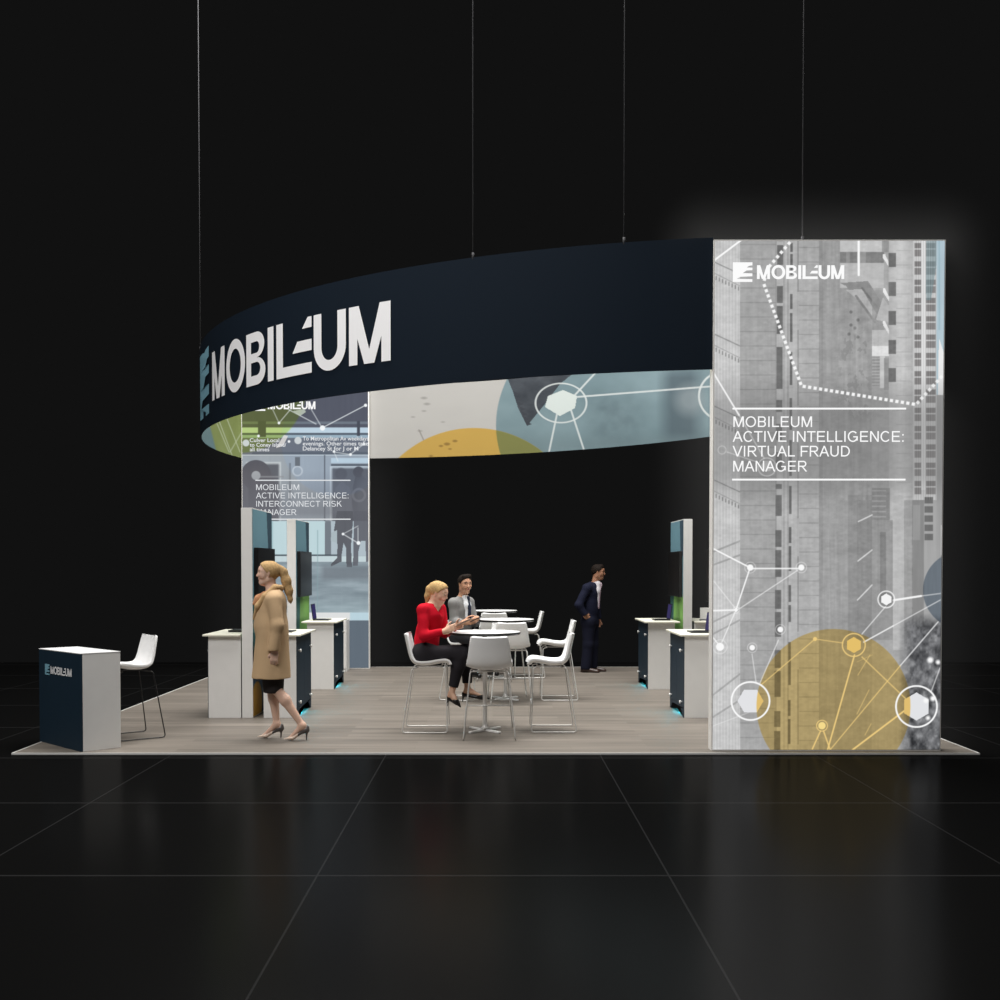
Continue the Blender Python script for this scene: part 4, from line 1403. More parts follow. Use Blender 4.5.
class Field:
    def __init__(s, lo, hi, h):
        s.h = h
        s.lo = np.array(lo, np.float32)
        n = np.ceil((np.array(hi) - np.array(lo)) / h).astype(int) + 1
        s.F = np.full(n, 1.0, np.float32)
        s.ax = [s.lo[i] + h * np.arange(n[i], dtype=np.float32) for i in range(3)]

    def _win(s, pts, r):
        pts = np.asarray(pts)
        a = np.maximum(np.floor((pts.min(0) - r - s.lo) / s.h).astype(int), 0)
        b = np.minimum(np.ceil((pts.max(0) + r - s.lo) / s.h).astype(int) + 1, s.F.shape)
        return tuple(slice(i, max(i, j)) for i, j in zip(a, b))

    def _dist(s, w, a, b, ra, rb, sq):
        X, Y, Z = np.meshgrid(s.ax[0][w[0]], s.ax[1][w[1]], s.ax[2][w[2]], indexing='ij')
        q = [X - a[0], Y - a[1], Z - a[2]]
        ba = [b[i] - a[i] for i in range(3)]
        km = 1.0
        for (ax, k) in sq:
            ax = vn(ax)
            dp = q[0] * ax[0] + q[1] * ax[1] + q[2] * ax[2]
            q = [q[i] + ax[i] * dp * (1 / k - 1) for i in range(3)]
            db = sum(ba[i] * ax[i] for i in range(3))
            ba = [ba[i] + ax[i] * db * (1 / k - 1) for i in range(3)]
            km = min(km, k)
        L = sum(x * x for x in ba)
        t = np.clip((q[0] * ba[0] + q[1] * ba[1] + q[2] * ba[2]) / L, 0, 1) if L > 1e-10 else np.zeros_like(X)
        d = np.sqrt((q[0] - t * ba[0]) ** 2 + (q[1] - t * ba[1]) ** 2 + (q[2] - t * ba[2]) ** 2) - (ra + (rb - ra) * t)
        return d * km

    def add(s, a, b, ra, rb=None, k=.03, sq=()):
        rb = ra if rb is None else rb
        if len(sq) == 2 and isinstance(sq[1], (int, float)): sq = (sq,)
        m = max([x[1] for x in sq] + [1.0])
        w = s._win([a, b], max(ra, rb) * m + k + 4 * s.h)
        if min(s.F[w].shape) == 0: return s
        d = s._dist(w, a, b, ra, rb, sq)
        f = s.F[w]
        hh = np.maximum(k - np.abs(f - d), 0) / k
        s.F[w] = np.minimum(f, d) - hh * hh * k * .25
        return s

    def sub(s, a, b, ra, rb=None, k=.01, sq=()):
        rb = ra if rb is None else rb
        if len(sq) == 2 and isinstance(sq[1], (int, float)): sq = (sq,)
        w = s._win([a, b], max(ra, rb) + k + 4 * s.h)
        if min(s.F[w].shape) == 0: return s
        d = -s._dist(w, a, b, ra, rb, sq)
        f = s.F[w]
        hh = np.maximum(k - np.abs(f - d), 0) / k
        s.F[w] = np.maximum(f, d) + hh * hh * k * .25
        return s

    def clip(s, p, n, within=None):
        """keep the side that n points away from"""
        n = vn(n)
        X, Y, Z = np.meshgrid(*s.ax, indexing='ij')
        d = (X - p[0]) * n[0] + (Y - p[1]) * n[1] + (Z - p[2]) * n[2]
        if within is not None:
            c, r = within
            d = np.where((X - c[0]) ** 2 + (Y - c[1]) ** 2 + (Z - c[2]) ** 2 < r * r, d, -1)
        s.F = np.maximum(s.F, d.astype(np.float32))
        return s

    def wrinkle(s, amp, fx_, fy_, fz_, seed=0):
        X, Y, Z = np.meshgrid(*s.ax, indexing='ij')
        s.F = s.F + amp * (np.sin(X * fx_ + 2 * np.sin(Z * fz_ * .7 + seed)) * np.sin(Z * fz_ + X * 9 + seed) + .6 * np.sin(Y * fy_ + Z * fz_ * .5 + 1.3 * seed)).astype(np.float32)
        return s

    def mesh(s, name):
        F = s.F
        ins = F < 0
        c = [slice(None, -1), slice(1, None)]
        cnt = np.zeros([n - 1 for n in F.shape], np.int8)
        acc = np.zeros(list(cnt.shape) + [3], np.float32)
        for axis in range(3):
            o = [i for i in range(3) if i != axis]
            for u in (0, 1):
                for v in (0, 1):
                    sa, sb = [None] * 3, [None] * 3
                    sa[axis], sb[axis] = c[0], c[1]
                    sa[o[0]] = sb[o[0]] = c[u]
                    sa[o[1]] = sb[o[1]] = c[v]
                    A, B = F[tuple(sa)], F[tuple(sb)]
                    x = (A < 0) != (B < 0)
                    t = np.where(x, A / np.where(x, A - B, 1), 0)
                    cnt += x
                    acc[..., axis] += t
                    acc[..., o[0]] += x * u
                    acc[..., o[1]] += x * v
        act = cnt > 0
        idx = np.full(cnt.shape, -1, np.int32)
        n = int(act.sum())
        idx[act] = np.arange(n)
        base = np.stack(np.nonzero(act), 1).astype(np.float32)
        co = (base + acc[act] / cnt[act][:, None]) * s.h + s.lo
        faces = []
        for axis in range(3):
            o = [(axis + 1) % 3, (axis + 2) % 3]
            sl = [slice(None)] * 3
            sa, sb = list(sl), list(sl)
            sa[axis], sb[axis] = c[0], c[1]
            A, B = ins[tuple(sa)], ins[tuple(sb)]
            e = np.stack(np.nonzero(A != B), 1)
            e = e[(e[:, o[0]] > 0) & (e[:, o[1]] > 0) & (e[:, o[0]] < F.shape[o[0]] - 1) & (e[:, o[1]] < F.shape[o[1]] - 1)]
            flip = A[tuple(e.T)]

            def at_(du, dv):
                q = e.copy()
                q[:, o[0]] -= du
                q[:, o[1]] -= dv
                return idx[tuple(q.T)]
            quad = np.stack([at_(1, 1), at_(0, 1), at_(0, 0), at_(1, 0)], 1)
            quad[~flip] = quad[~flip][:, ::-1]
            faces.append(quad)
        q = np.concatenate(faces)
        # one light smoothing pass
        for _ in range(2):
            sm = np.zeros_like(co); w = np.zeros(len(co), np.float32)
            for i in range(4):
                j = (i + 1) % 4
                np.add.at(sm, q[:, i], co[q[:, j]]); np.add.at(w, q[:, i], 1)
            co = co * .6 + .4 * sm / np.maximum(w, 1)[:, None]
        me = bpy.data.meshes.new(name)
        me.vertices.add(len(co))
        me.vertices.foreach_set('co', co.astype(np.float32).ravel())
        me.loops.add(q.size)
        me.loops.foreach_set('vertex_index', q.ravel().astype(np.int32))
        me.polygons.add(len(q))
        me.polygons.foreach_set('loop_start', np.arange(0, q.size, 4, dtype=np.int32))
        me.update()
        me.validate()
        return me, co


def axes(f, u=(0, 0, 1)):
    f = vn(f)
    l = vn(Vector(u).cross(f))
    return f, l, f.cross(l)


def head(Fd, c, f, l, u, g=1.0, male=False):
    P = lambda a, b, e: c + (f * a + l * b + u * e) * g
    q = (tuple(l), .86)
    Fd.add(P(-.022, 0, .030), P(.012, 0, .030), .087 * g, .085 * g, .02, q)
    Fd.add(P(.030, 0, .01), P(.048, 0, -.075), .064 * g, .042 * g, .03, q)
    Fd.add(P(.062, 0, -.098), P(.072, 0, -.096), .022 * g, .018 * g, .02)
    for s in (1, -1):
        Fd.add(P(.0, .05 * s, -.06), P(.055, .018 * s, -.094), .022 * g if male else .016 * g, .016 * g, .03)
        Fd.add(P(.062, .036 * s, -.022), P(.05, .044 * s, -.03), .026 * g, .022 * g, .03)
        Fd.add(P(-.008, .074 * s, .018), P(-.004, .071 * s, -.026), .018 * g, .011 * g, .008, (tuple(l), .45))
        Fd.sub(P(.098, .033 * s, .010), P(.098, .030 * s, .010), .015 * g, k=.014)
        Fd.add(P(.070, .033 * s, .009), P(.070, .032 * s, .009), .0145 * g, k=.004)
        Fd.add(P(.080, .014 * s, .031), P(.068, .052 * s, .029), .010 * g, .008 * g, .014)
    Fd.add(P(.086, 0, .018), P(.109, 0, -.024), .0085 * g, .012 * g, .012)
    for s in (1, -1): Fd.add(P(.100, .009 * s, -.028), P(.098, .012 * s, -.029), .0075 * g, .007 * g, .006)
    Fd.add(P(.090, -.018, -.053), P(.090, .018, -.053), .0075 * g, k=.008)
    Fd.add(P(.088, -.015, -.063), P(.088, .015, -.063), .0085 * g, k=.006)


def hand(Fd, w, d, n, t, g=1.0, curl=.35, spread=.0):
    """palm from wrist w along d, palm faces n, thumb on side t"""
    d = vn(d)
    t = vn(Vector(t) - d * d.dot(Vector(t)))
    n0 = d.cross(t)
    n = n0 if n0.dot(Vector(n)) > 0 else -n0
    P = lambda a, b, e: Vector(w) + (d * a + t * b + n * e) * g
    q = (tuple(n), .5)
    Fd.add(P(-.02, 0, 0), P(.02, 0, 0), .027 * g, .030 * g, .02, (tuple(n), .75))
    Fd.add(P(.025, .012, 0), P(.075, .020, 0), .027 * g, .022 * g, .016, q)
    Fd.add(P(.025, -.012, 0), P(.072, -.020, 0), .027 * g, .021 * g, .016, q)
    for i, (ln, r) in enumerate(((.070, .0086), (.078, .0090), (.072, .0086), (.056, .0078))):
        b = .0315 - .0205 * i
        p = P(.078, b, 0)
        ang = curl * (.75 + .12 * i)
        a0 = ang
        for k, fr in enumerate((.45, .31, .24)):
            dd = d * math.cos(a0) + n * math.sin(a0) + t * (spread * (1.5 - i))
            e = p + vn(dd) * ln * fr * g
            Fd.add(p, e, r * g * (1 - .08 * k), r * g * (.93 - .08 * k), .005 if k else .010)
            p = e
            a0 += ang * 1.15
    p = P(.018, .024, .004)
    for dd, ln, r0, r1 in (((.62, .72, .25), .040, .0135, .0105), ((.85, .40, .32), .032, .0105, .0092), ((.95, .12, .38), .026, .0092, .0075)):
        e = p + vn(d * dd[0] + t * dd[1] + n * dd[2]) * ln * g
        Fd.add(p, e, r0 * g, r1 * g, .010)
        p = e


def limb(Fd, pts, rs, k=.03, sq=()):
    for (a, b), (ra, rb) in zip(zip(pts, pts[1:]), zip(rs, rs[1:])): Fd.add(a, b, ra, rb, k, sq)


def skin_attr(me, co, c, f, l, u, g, skin, lip, brow, hair, eye=(70, 60, 50), cloth=None):
    r = (co - np.array(c, np.float32)) / g
    a, b, e = r @ np.array(f), r @ np.array(l), r @ np.array(u)
    C = np.tile(np.asarray(skin, float), (len(co), 1))

    def put(m, col, al=1.0):
        m = np.clip(m, 0, 1)[:, None] * al
        C[:] = C * (1 - m) + np.asarray(col, float) * m
    fr = (a > .04).astype(float)
    cheek = np.exp(-((np.abs(b) - .042) ** 2 + (e + .03) ** 2) / .0006) * fr
    put(cheek, (214, 138, 118), .18)
    for s in (1, -1):
        put((1 - ((b - s * .033) / .0150) ** 2 - ((e - .010) / .0075) ** 2) * 3 * fr, (214, 198, 188), .35)
        put((1 - ((b - s * .033) / .0068) ** 2 - ((e - .010) / .0072) ** 2) * 3 * fr, eye)
        put((1 - ((b - s * .033) / .0175) ** 2 - ((e - .0175) / .0028) ** 2) * 3 * fr, (90, 66, 56), .35)
        put((1 - ((b - s * .034) / .0225) ** 2 - ((e - .033 + .12 * (np.abs(b) - .034) ** 2 * 20) / .0052) ** 2) * 3 * fr, brow)
    put((1 - (b / .023) ** 2 - ((e + .058) / .0115) ** 2) * 3 * fr * (a > .075), lip)
    put((1 - (b / .021) ** 2 - ((e + .058) / .0018) ** 2) * 3 * fr * (a > .075), (110, 50, 48), .7)
    if cloth: cloth(put, co)
    set_print(me, C)


def skin_mat(name):
    m = attr_mat(name, 0.0, .55, .35)
    b = m.node_tree.nodes['Principled BSDF']
    b.inputs['Subsurface Weight'].default_value = .08
    b.inputs['Subsurface Radius'].default_value = (.012, .005, .003)
    b.inputs['Subsurface Scale'].default_value = 1.0
    return m


SKIN = skin_mat('skin')


def hair_mat(name, rgb):
    m = mat(name, rgb, .75, spec=.12, grain=.22, scale=55, bump=.4)
    return m


H_BLOND, H_DARK = hair_mat('blond_hair', (196, 162, 112)), hair_mat('dark_hair', (30, 23, 19))


def cloth_mat(name, rgb, grain=.05, scale=140, rough=.85):
    return mat(name, rgb, rough, spec=.15, grain=grain, scale=scale, bump=.12)


def child(name, fld, m, parent, label=None):
    me, co = fld.mesh(name)
    return link_mesh(name, me, m, parent, True, label)


def hair_cap(Fd, c, f, l, u, g=1.0, back=.0, short=False, r=.008):
    P = lambda a, b, e: c + (f * a + l * b + u * e) * g
    q = (tuple(l), .88)
    Fd.add(P(-.026, 0, .034), P(.012, 0, .036), (.087 + r) * g, (.084 + r) * g, .02, q)
    Fd.add(P(-.045, 0, .0), P(-.042, 0, -.03), .060 * g, (.050 if short else .036) * g, .03, q)
    # free the face: hairline
    n = f * .80 - u * .62
    Fd.clip(P(.052, 0, .052), n, (P(0, 0, .03), .2 * g))
    Fd.clip(P(.018, 0, -.012), f * .55 - u * .85, (P(0, 0, -.02), .22 * g))


def shoe_pump(Fd, ank, toe, heel_pt):
    """pointed court shoe, toe and heel tip on the ground"""
    a, t = Vector(ank), Vector(toe)
    d = Vector((t.x - a.x, t.y - a.y, 0))
    d.normalize()
    hb = a - d * .035
    ball = t - d * .075
    hb.z = a.z - .045
    Fd.add(hb, hb + d * .02, .026, .027, .02)
    Fd.add(hb, ball + Vector((0, 0, .012)), .022, .024, .025, ((0, 0, 1), .75))
    Fd.add(ball + Vector((0, 0, .010)), t + Vector((0, 0, .004)), .031, .007, .02, ((0, 0, 1), .6))
    Fd.add(hb - d * .012 + Vector((0, 0, -.005)), hb - d * .012 + Vector((0, 0, .03)), .022, .020, .02)
    Fd.sub(a + Vector((0, 0, .03)), ball + Vector((0, 0, .055)) + d * .005, .030, .026, .012)
    Fd.add(hb - d * .010, Vector(heel_pt), .013, .0062, .012)


def foot(Fd, ank, toe):
    a, t = Vector(ank), Vector(toe)
    d = Vector((t.x - a.x, t.y - a.y, 0)).normalized()
    Fd.add(a, a - d * .03 + Vector((0, 0, -.045)), .034, .024, .02)
    Fd.add(a, t - d * .07 + Vector((0, 0, .018)), .032, .020, .03)
    Fd.add(t - d * .08 + Vector((0, 0, .014)), t - d * .012 + Vector((0, 0, .008)), .026, .008, .02, ((0, 0, 1), .55))


# ================================================================== 1 woman in the camel coat
def walking_woman():
    g0 = ground(276, 739.5)
    ang = math.radians(180 + 8)
    fx3 = Vector((math.cos(ang), math.sin(ang), 0)); lf = Vector((-fx3.y, fx3.x, 0))
    O = Vector((g0.x, g0.y, 0))
    W = lambda a, b, e: O + fx3 * a + lf * b + Vector((0, 0, e))
    t = thing('person', O, 'blonde woman in a camel coat and dark skirt walking left in high heels', 'person')
    lo, hi = O + Vector((-.55, -.45, -.01)), O + Vector((.5, .45, 1.86))
    S = tuple(fx3)
    hf, hl, hu = axes(W(1, .04, 0.02) - W(0, 0, 0), (0, 0, 1))
    hc_ = W(.068, 0, 1.674)
    B = Field(lo, hi, .006)
    head(B, hc_, hf, hl, hu, 1.0)
    limb(B, [W(.02, 0, 1.46), W(.05, 0, 1.60)], [.058, .050], .04)
    limb(B, [W(.03, 0, 1.0), W(.01, 0, 1.15), W(.03, 0, 1.38)], [.13, .105, .13], .06, ((S, .7),))
    for s in (1, -1):
        limb(B, [W(.0, .15 * s, 1.40), W(-.03, .20 * s, 1.15), W(.0, .215 * s, .905)], [.05, .04, .028], .03)
        hand(B, W(.0, .217 * s, .90), Vector((0, 0, -1)) + fx3 * .06, -lf * s - fx3 * .3, fx3 + lf * s * -.2, 1.0, .36, .03)
    # legs: right (far) leads, left (near) trails
    hipR, hipL = W(.02, -.09, .92), W(.02, .09, .92)
    kR, kL = W(.055, -.085, .53), W(.0, .085, .53)
    aR, aL = W(-.005, -.085, .145), W(-.265, .10, .150)
    tR, tL = W(.185, -.095, .016), W(-.085, .10, .016)
    for h_, k_, a_, t_ in ((hipR, kR, aR, tR), (hipL, kL, aL, tL)):
        B.add(h_, k_, .085, .055, .05)
        B.add(k_, k_ + (a_ - k_) * .32 - fx3 * .012, .050, .054, .03)
        B.add(k_ + (a_ - k_) * .32 - fx3 * .012, a_, .052, .030, .03)
        foot(B, a_, t_)
    me, co = B.mesh('body')
    skin_attr(me, co, hc_, hf, hl, hu, 1.0, (214, 178, 158), (190, 98, 92), (150, 112, 78), None, (84, 96, 104))
    link_mesh('body', me, SKIN, t, True)
    # coat
    K = Field(lo, hi, .007)
    K.add(W(.02, 0, 1.36), W(.035, 0, 1.10), .172, .170, .06, (S, .80))
    K.add(W(.03, 0, 1.12), W(.045, 0, .60), .172, .218, .06, (S, .90))
    K.add(W(.0, .115, 1.425), W(.0, -.115, 1.425), .072, k=.06)
    K.add(W(.005, .06, 1.46), W(.005, -.06, 1.46), .062, k=.05)
    K.add(W(.10, 0, 1.30), W(.11, 0, 1.16), .10, .10, .06)
    for s in (1, -1):
        limb(K, [W(.0, .165 * s, 1.415), W(-.03, .222 * s, 1.16), W(.004, .228 * s, .925)], [.070, .061, .058], .04)
        K.sub(W(.004, .228 * s, .86), W(.004, .228 * s, .90), .046, k=.01)
    K.clip(W(0, 0, .625), (0, 0, -1))
    K.sub(W(.045, 0, .56), W(.045, 0, .68), .19, .17, .01, (S, .9))
    K.sub(W(.05, 0, 1.66), W(.055, 0, 1.46), .09, .058, .02)
    K.wrinkle(.0022, 16, 14, 11, 2)
    coat = cloth_mat('camel_wool', (196, 166, 130), .05, 160)
    child('coat', K, coat, t, 'camel wool coat')
    # collar with lapels
    Lp = Field(lo, hi, .006)
    for s in (1, -1):
        limb(Lp, [W(-.06, .03 * s, 1.535), W(.0, .088 * s, 1.535), W(.095, .100 * s, 1.45), W(.168, .085 * s, 1.35)], [.026, .030, .032, .030], .02)
        limb(Lp, [W(.168, .085 * s, 1.35), W(.212, .035 * s, 1.22)], [.030, .012], .02)
    Lp.add(W(-.058, .03, 1.515), W(-.058, -.03, 1.515), .021, k=.02)
    child('collar', Lp, cloth_mat('camel_collar', (200, 166, 122), .06, 160), t, 'turned up camel collar')
    Sc = Field(lo, hi, .006)
    limb(Sc, [W(.10, .03, 1.46), W(.165, .0, 1.42), W(.205, .0, 1.375)], [.04, .038, .022], .03)
    Sc.add(W(.10, -.03, 1.46), W(.165, -.02, 1.41), .036, .03, .03)
    child('scarf', Sc, cloth_mat('peach_scarf', (205, 150, 112), .1, 90), t, 'peach coloured scarf at the throat')
    Sk = Field(lo, hi, .007)
    Sk.add(W(.03, 0, .80), W(.02, 0, .44), .125, .095, .04)
    for h_, k_ in ((hipR, kR), (hipL, kL)): Sk.add(h_, k_, .086, .066, .06)
    Sk.clip(W(0, 0, .475), (0, 0, -1))
    Sk.clip(W(0, 0, .80), (0, 0, 1))
    child('skirt', Sk, cloth_mat('charcoal_skirt', (44, 40, 40)), t, 'dark pencil skirt')
    Hf = Field(hc_ - Vector((.3, .25, .45)), hc_ + Vector((.3, .25, .2)), .006)
    hair_cap(Hf, hc_, hf, hl, hu)
    P = lambda a, b, e: hc_ + hf * a + hl * b + hu * e
    Hf.add(P(-.10, 0, .055), P(-.125, 0, .05), .034, .028, .015)
    limb(Hf, [P(-.11, 0, .06), P(-.148, .0, .02), P(-.178, .0, -.07), P(-.205, .0, -.17), P(-.222, .0, -.26), P(-.228, 0, -.30)], [.024, .040, .047, .040, .022, .005], .02, ((tuple(hl), .8),))
    child('hair', Hf, hair_mat('dark_blond_hair', (182, 150, 106)), t, 'blond hair in a long ponytail')
    pump = mat('grey_snake_leather', (78, 72, 70), .35, grain=.3, scale=120)
    tip = mat('cream_leather', (226, 204, 186), .35)
    for a_, t_, hp in ((aR, tR, W(-.045, -.085, 0.003)), (aL, tL, W(-.305, .10, 0.003))):
        Sh = Field(O + Vector((-.6, -.45, -.02)), O + Vector((.6, .45, .3)), .0045)
        shoe_pump(Sh, a_, t_, hp)
        Sh.clip((0, 0, .001), (0, 0, -1))
        o = child('shoe', Sh, [pump, tip], t, 'dark high heeled pump with a pale toe')
        d = vn(Vector((t_.x - a_.x, t_.y - a_.y, 0)))
        lim = (a_ + d * .045).dot(d) - 0
        ori = t.location
        mi = [1 if (p.center + ori).dot(d) > lim else 0 for p in o.data.polygons]
        o.data.polygons.foreach_set('material_index', mi)


# ================================================================== 2 seated woman in red
def seated_woman():
    y0 = S_RED.y
    O = Vector((S_RED.x, y0, 0))
    sc = F_PX / y0
    W = lambda px, dy, py: Vector(at(px, py, y0 + dy))
    t = thing('person', O, 'blonde woman in a red sweater seated at the nearest bar table', 'person')
    lo, hi = O + Vector((-.45, -.5, .15)), O + Vector((.75, .55, 1.68))
    tf = vn((.86, -.50, 0)); tl = Vector((-tf.y, tf.x, 0))
    hf, hl, hu = axes((.90, -.30, -.30))
    hc_ = W(438.5, .0, 593.0)
    B = Field(lo, hi, .006)
    head(B, hc_, hf, hl, hu, .96)
    neck = W(431.5, 0, 607)
    B.add(neck - Vector((0, 0, .06)), hc_ - hu * .05 - hf * .02, .056, .048, .04)
    pel, wst, cst = W(426, 0, 650), W(427.5, 0, 636), W(430, 0, 616)
    limb(B, [pel, wst, cst], [.13, .11, .125], .06, ((tuple(tf), .72),))
    shR, shL = W(422.5, -.12, 609.5), W(440, .10, 609)
    B.add(shR, shL, .05, k=.05)
    elR, elL = W(424, -.20, 636), W(445, .06, 633)
    wrR, wrL = W(446, -.24, 631), W(456, -.12, 626.5)
    limb(B, [shR, elR, wrR], [.045, .038, .026], .03)
    limb(B, [shL, elL, wrL], [.045, .038, .026], .03)
    hand(B, wrR, W(460, -.26, 624.5) - wrR, Vector((.2, .9, .3)), Vector((-.3, 0, 1)), .92, .5)
    hand(B, wrL, W(468, -.20, 623) - wrL, Vector((-.2, -.7, .5)), Vector((-.1, 0, 1)), .92, .5)
    hipR, hipL = W(424, -.09, 655), W(427, .09, 655)
    kR, kL = W(461, -.14, 653), W(466, .06, 652)
    aR, aL = W(451.5, -.13, 694), W(467.5, .02, 690)
    tR, tL = W(460.5, -.20, 707), W(489, -.04, 699)
    for h_, k_, a_ in ((hipR, kR, aR), (hipL, kL, aL)):
        limb(B, [h_, k_, k_ + (a_ - k_) * .35, a_], [.085, .055, .050, .030], .03)
    for a_, t_ in ((aR, tR), (aL, tL)):
        d = vn(t_ - a_)
        B.add(a_, a_ + d * .05, .032, .028, .02)
        B.add(a_ + d * .03, t_ - d * .015, .030, .010, .02, ((0, 0, 1), .7))
        hd = Vector((d.x, d.y, 0)).normalized()
        B.add(a_, a_ - hd * .035 - Vector((0, 0, .035)), .030, .022, .02)
    B.clip(Vector((0, 0, .745)), (0, 0, -1), (O + Vector((-.03, 0, .70)), .22))
    me, co = B.mesh('body')
    skin_attr(me, co, hc_, hf, hl, hu, .96, (224, 182, 156), (196, 92, 88), (156, 118, 80), None, (84, 96, 104))
    link_mesh('body', me, SKIN, t, True)
    K = Field(lo, hi, .006)
    limb(K, [pel + Vector((0, 0, .03)), wst, cst], [.150, .132, .142], .06, ((tuple(tf), .80),))
    K.add(cst + tf * .05 + Vector((0, 0, .01)), cst + tf * .045 - Vector((0, 0, .06)), .10, .085, .07)
    K.add(shR + Vector((0, 0, -.005)), shL + Vector((0, 0, -.005)), .056, k=.05)
    K.add(neck - Vector((0, 0, .05)), neck - Vector((0, 0, .03)), .078, .068, .05)
    limb(K, [shR, elR, wrR], [.060, .052, .038], .03)
    limb(K, [shL, elL, wrL], [.060, .052, .038], .03)
    for e_, w_ in ((elR, wrR), (elL, wrL)):
        K.sub(w_ + vn(w_ - e_) * .02, w_ + vn(w_ - e_) * .06, .06, k=.006)
    K.clip(W(424, 0, 657), (0, 0, -1))
    vt = neck + tf * .10
    K.sub(vt + Vector((0, 0, .02)), vt + tf * .09 - Vector((0, 0, .13)), .058, .018, .012)
    K.sub(neck + Vector((0, 0, .05)), neck + Vector((0, 0, .0)), .066, .055, .012)
    K.wrinkle(.0028, 18, 18, 24, 1)
    child('sweater', K, cloth_mat('red_knit', (196, 14, 38), .05, 170), t, 'bright red v-neck sweater')
    T = Field(lo, hi, .006)
    T.add(hipR, hipL, .132, k=.06)
    T.add(pel, pel + Vector((0, 0, .04)), .140, .135, .05, (tuple(tf), .85))
    for h_, k_, a_ in ((hipR, kR, aR), (hipL, kL, aL)):
        e_ = k_ + (a_ - k_) * .80
        limb(T, [h_, k_, k_ + (e_ - k_) * .4, e_], [.105, .077, .068, .052], .035)
        T.clip(e_ + (a_ - k_) * .02, a_ - k_, (a_, .18))
    T.clip(W(424, 0, 640), (0, 0, 1), (pel, .45))
    T.clip(Vector((0, 0, .742)), (0, 0, -1), (O + Vector((-.03, 0, .70)), .22))
    T.wrinkle(.002, 22, 20, 18, 3)
    child('trousers', T, cloth_mat('black_trousers', (38, 36, 40)), t, 'cropped black trousers')
    Hf = Field(hc_ - Vector((.26, .25, .3)), hc_ + Vector((.25, .25, .2)), .006)
    hair_cap(Hf, hc_, hf, hl, hu, .97)
    P = lambda a, b, e: hc_ + (hf * a + hl * b + hu * e) * .96
    Hf.add(P(-.08, 0, .065), P(-.10, 0, .06), .03, .024, .02)
    b0 = P(-.10, 0, .06)
    limb(Hf, [b0, b0 + Vector((-.028, 0, -.04)), b0 + Vector((-.048, .0, -.12)), b0 + Vector((-.062, .0, -.21))], [.022, .036, .032, .006], .015, ((0, 1, 0), .85))
    child('hair', Hf, H_BLOND, t, 'blond hair tied in a ponytail')
    pump = mat('black_leather', (16, 15, 16), .3)
    for a_, t_ in ((aR, tR), (aL, tL)):
        d = vn(t_ - a_)
        hd = Vector((d.x, d.y, 0)).normalized()
        Sh = Field(Vector(map(min, a_, t_)) - Vector((.16, .16, .2)), Vector(map(max, a_, t_)) + Vector((.16, .16, .12)), .0045)
        hb = a_ - hd * .036 - Vector((0, 0, .042))
        Sh.add(hb, hb + hd * .012, .027, .027, .02)
        Sh.add(hb - Vector((0, 0, .012)), t_ - d * .08 - Vector((0, 0, .018)), .016, .022, .02)
        Sh.add(t_ - d * .085 - Vector((0, 0, .006)), t_, .036, .008, .02, ((0, 0, 1), .75))
        Sh.sub(a_ + Vector((0, 0, .012)), t_ - d * .085 + Vector((0, 0, .032)), .033, .026, .010)
        Sh.add(hb - hd * .008, hb - hd * .018 - Vector((0, 0, .085)), .014, .0055, .01)
        child('shoe', Sh, pump, t, 'black high heeled pump')
    tb = thing('tablet', W(463, -.24, 626), 'thin tan tablet held by the woman in red', 'tablet')
    c = W(463.5, -.205, 622.5)
    R = Matrix.Translation(c) @ Matrix.Rotation(-.42, 4, 'Y') @ Matrix.Rotation(.03, 4, 'X')
    bm = bmesh.new()
    box(bm, (-.10, -.075, -.004), (.10, .075, .004), .003, 0, R)
    bm_obj('casing', bm, mat('tan_cover', (150, 120, 98), .5), tb)
    bm = bmesh.new()
    box(bm, (-.09, -.066, .0042), (.09, .066, .0052), 0, 0, R)
    bm_obj('screen', bm, M['screen'], tb)


# ================================================================== 3 / 4 men in suits
def jacket_mats(name, rgb): return cloth_mat(name, rgb, .04, 200)


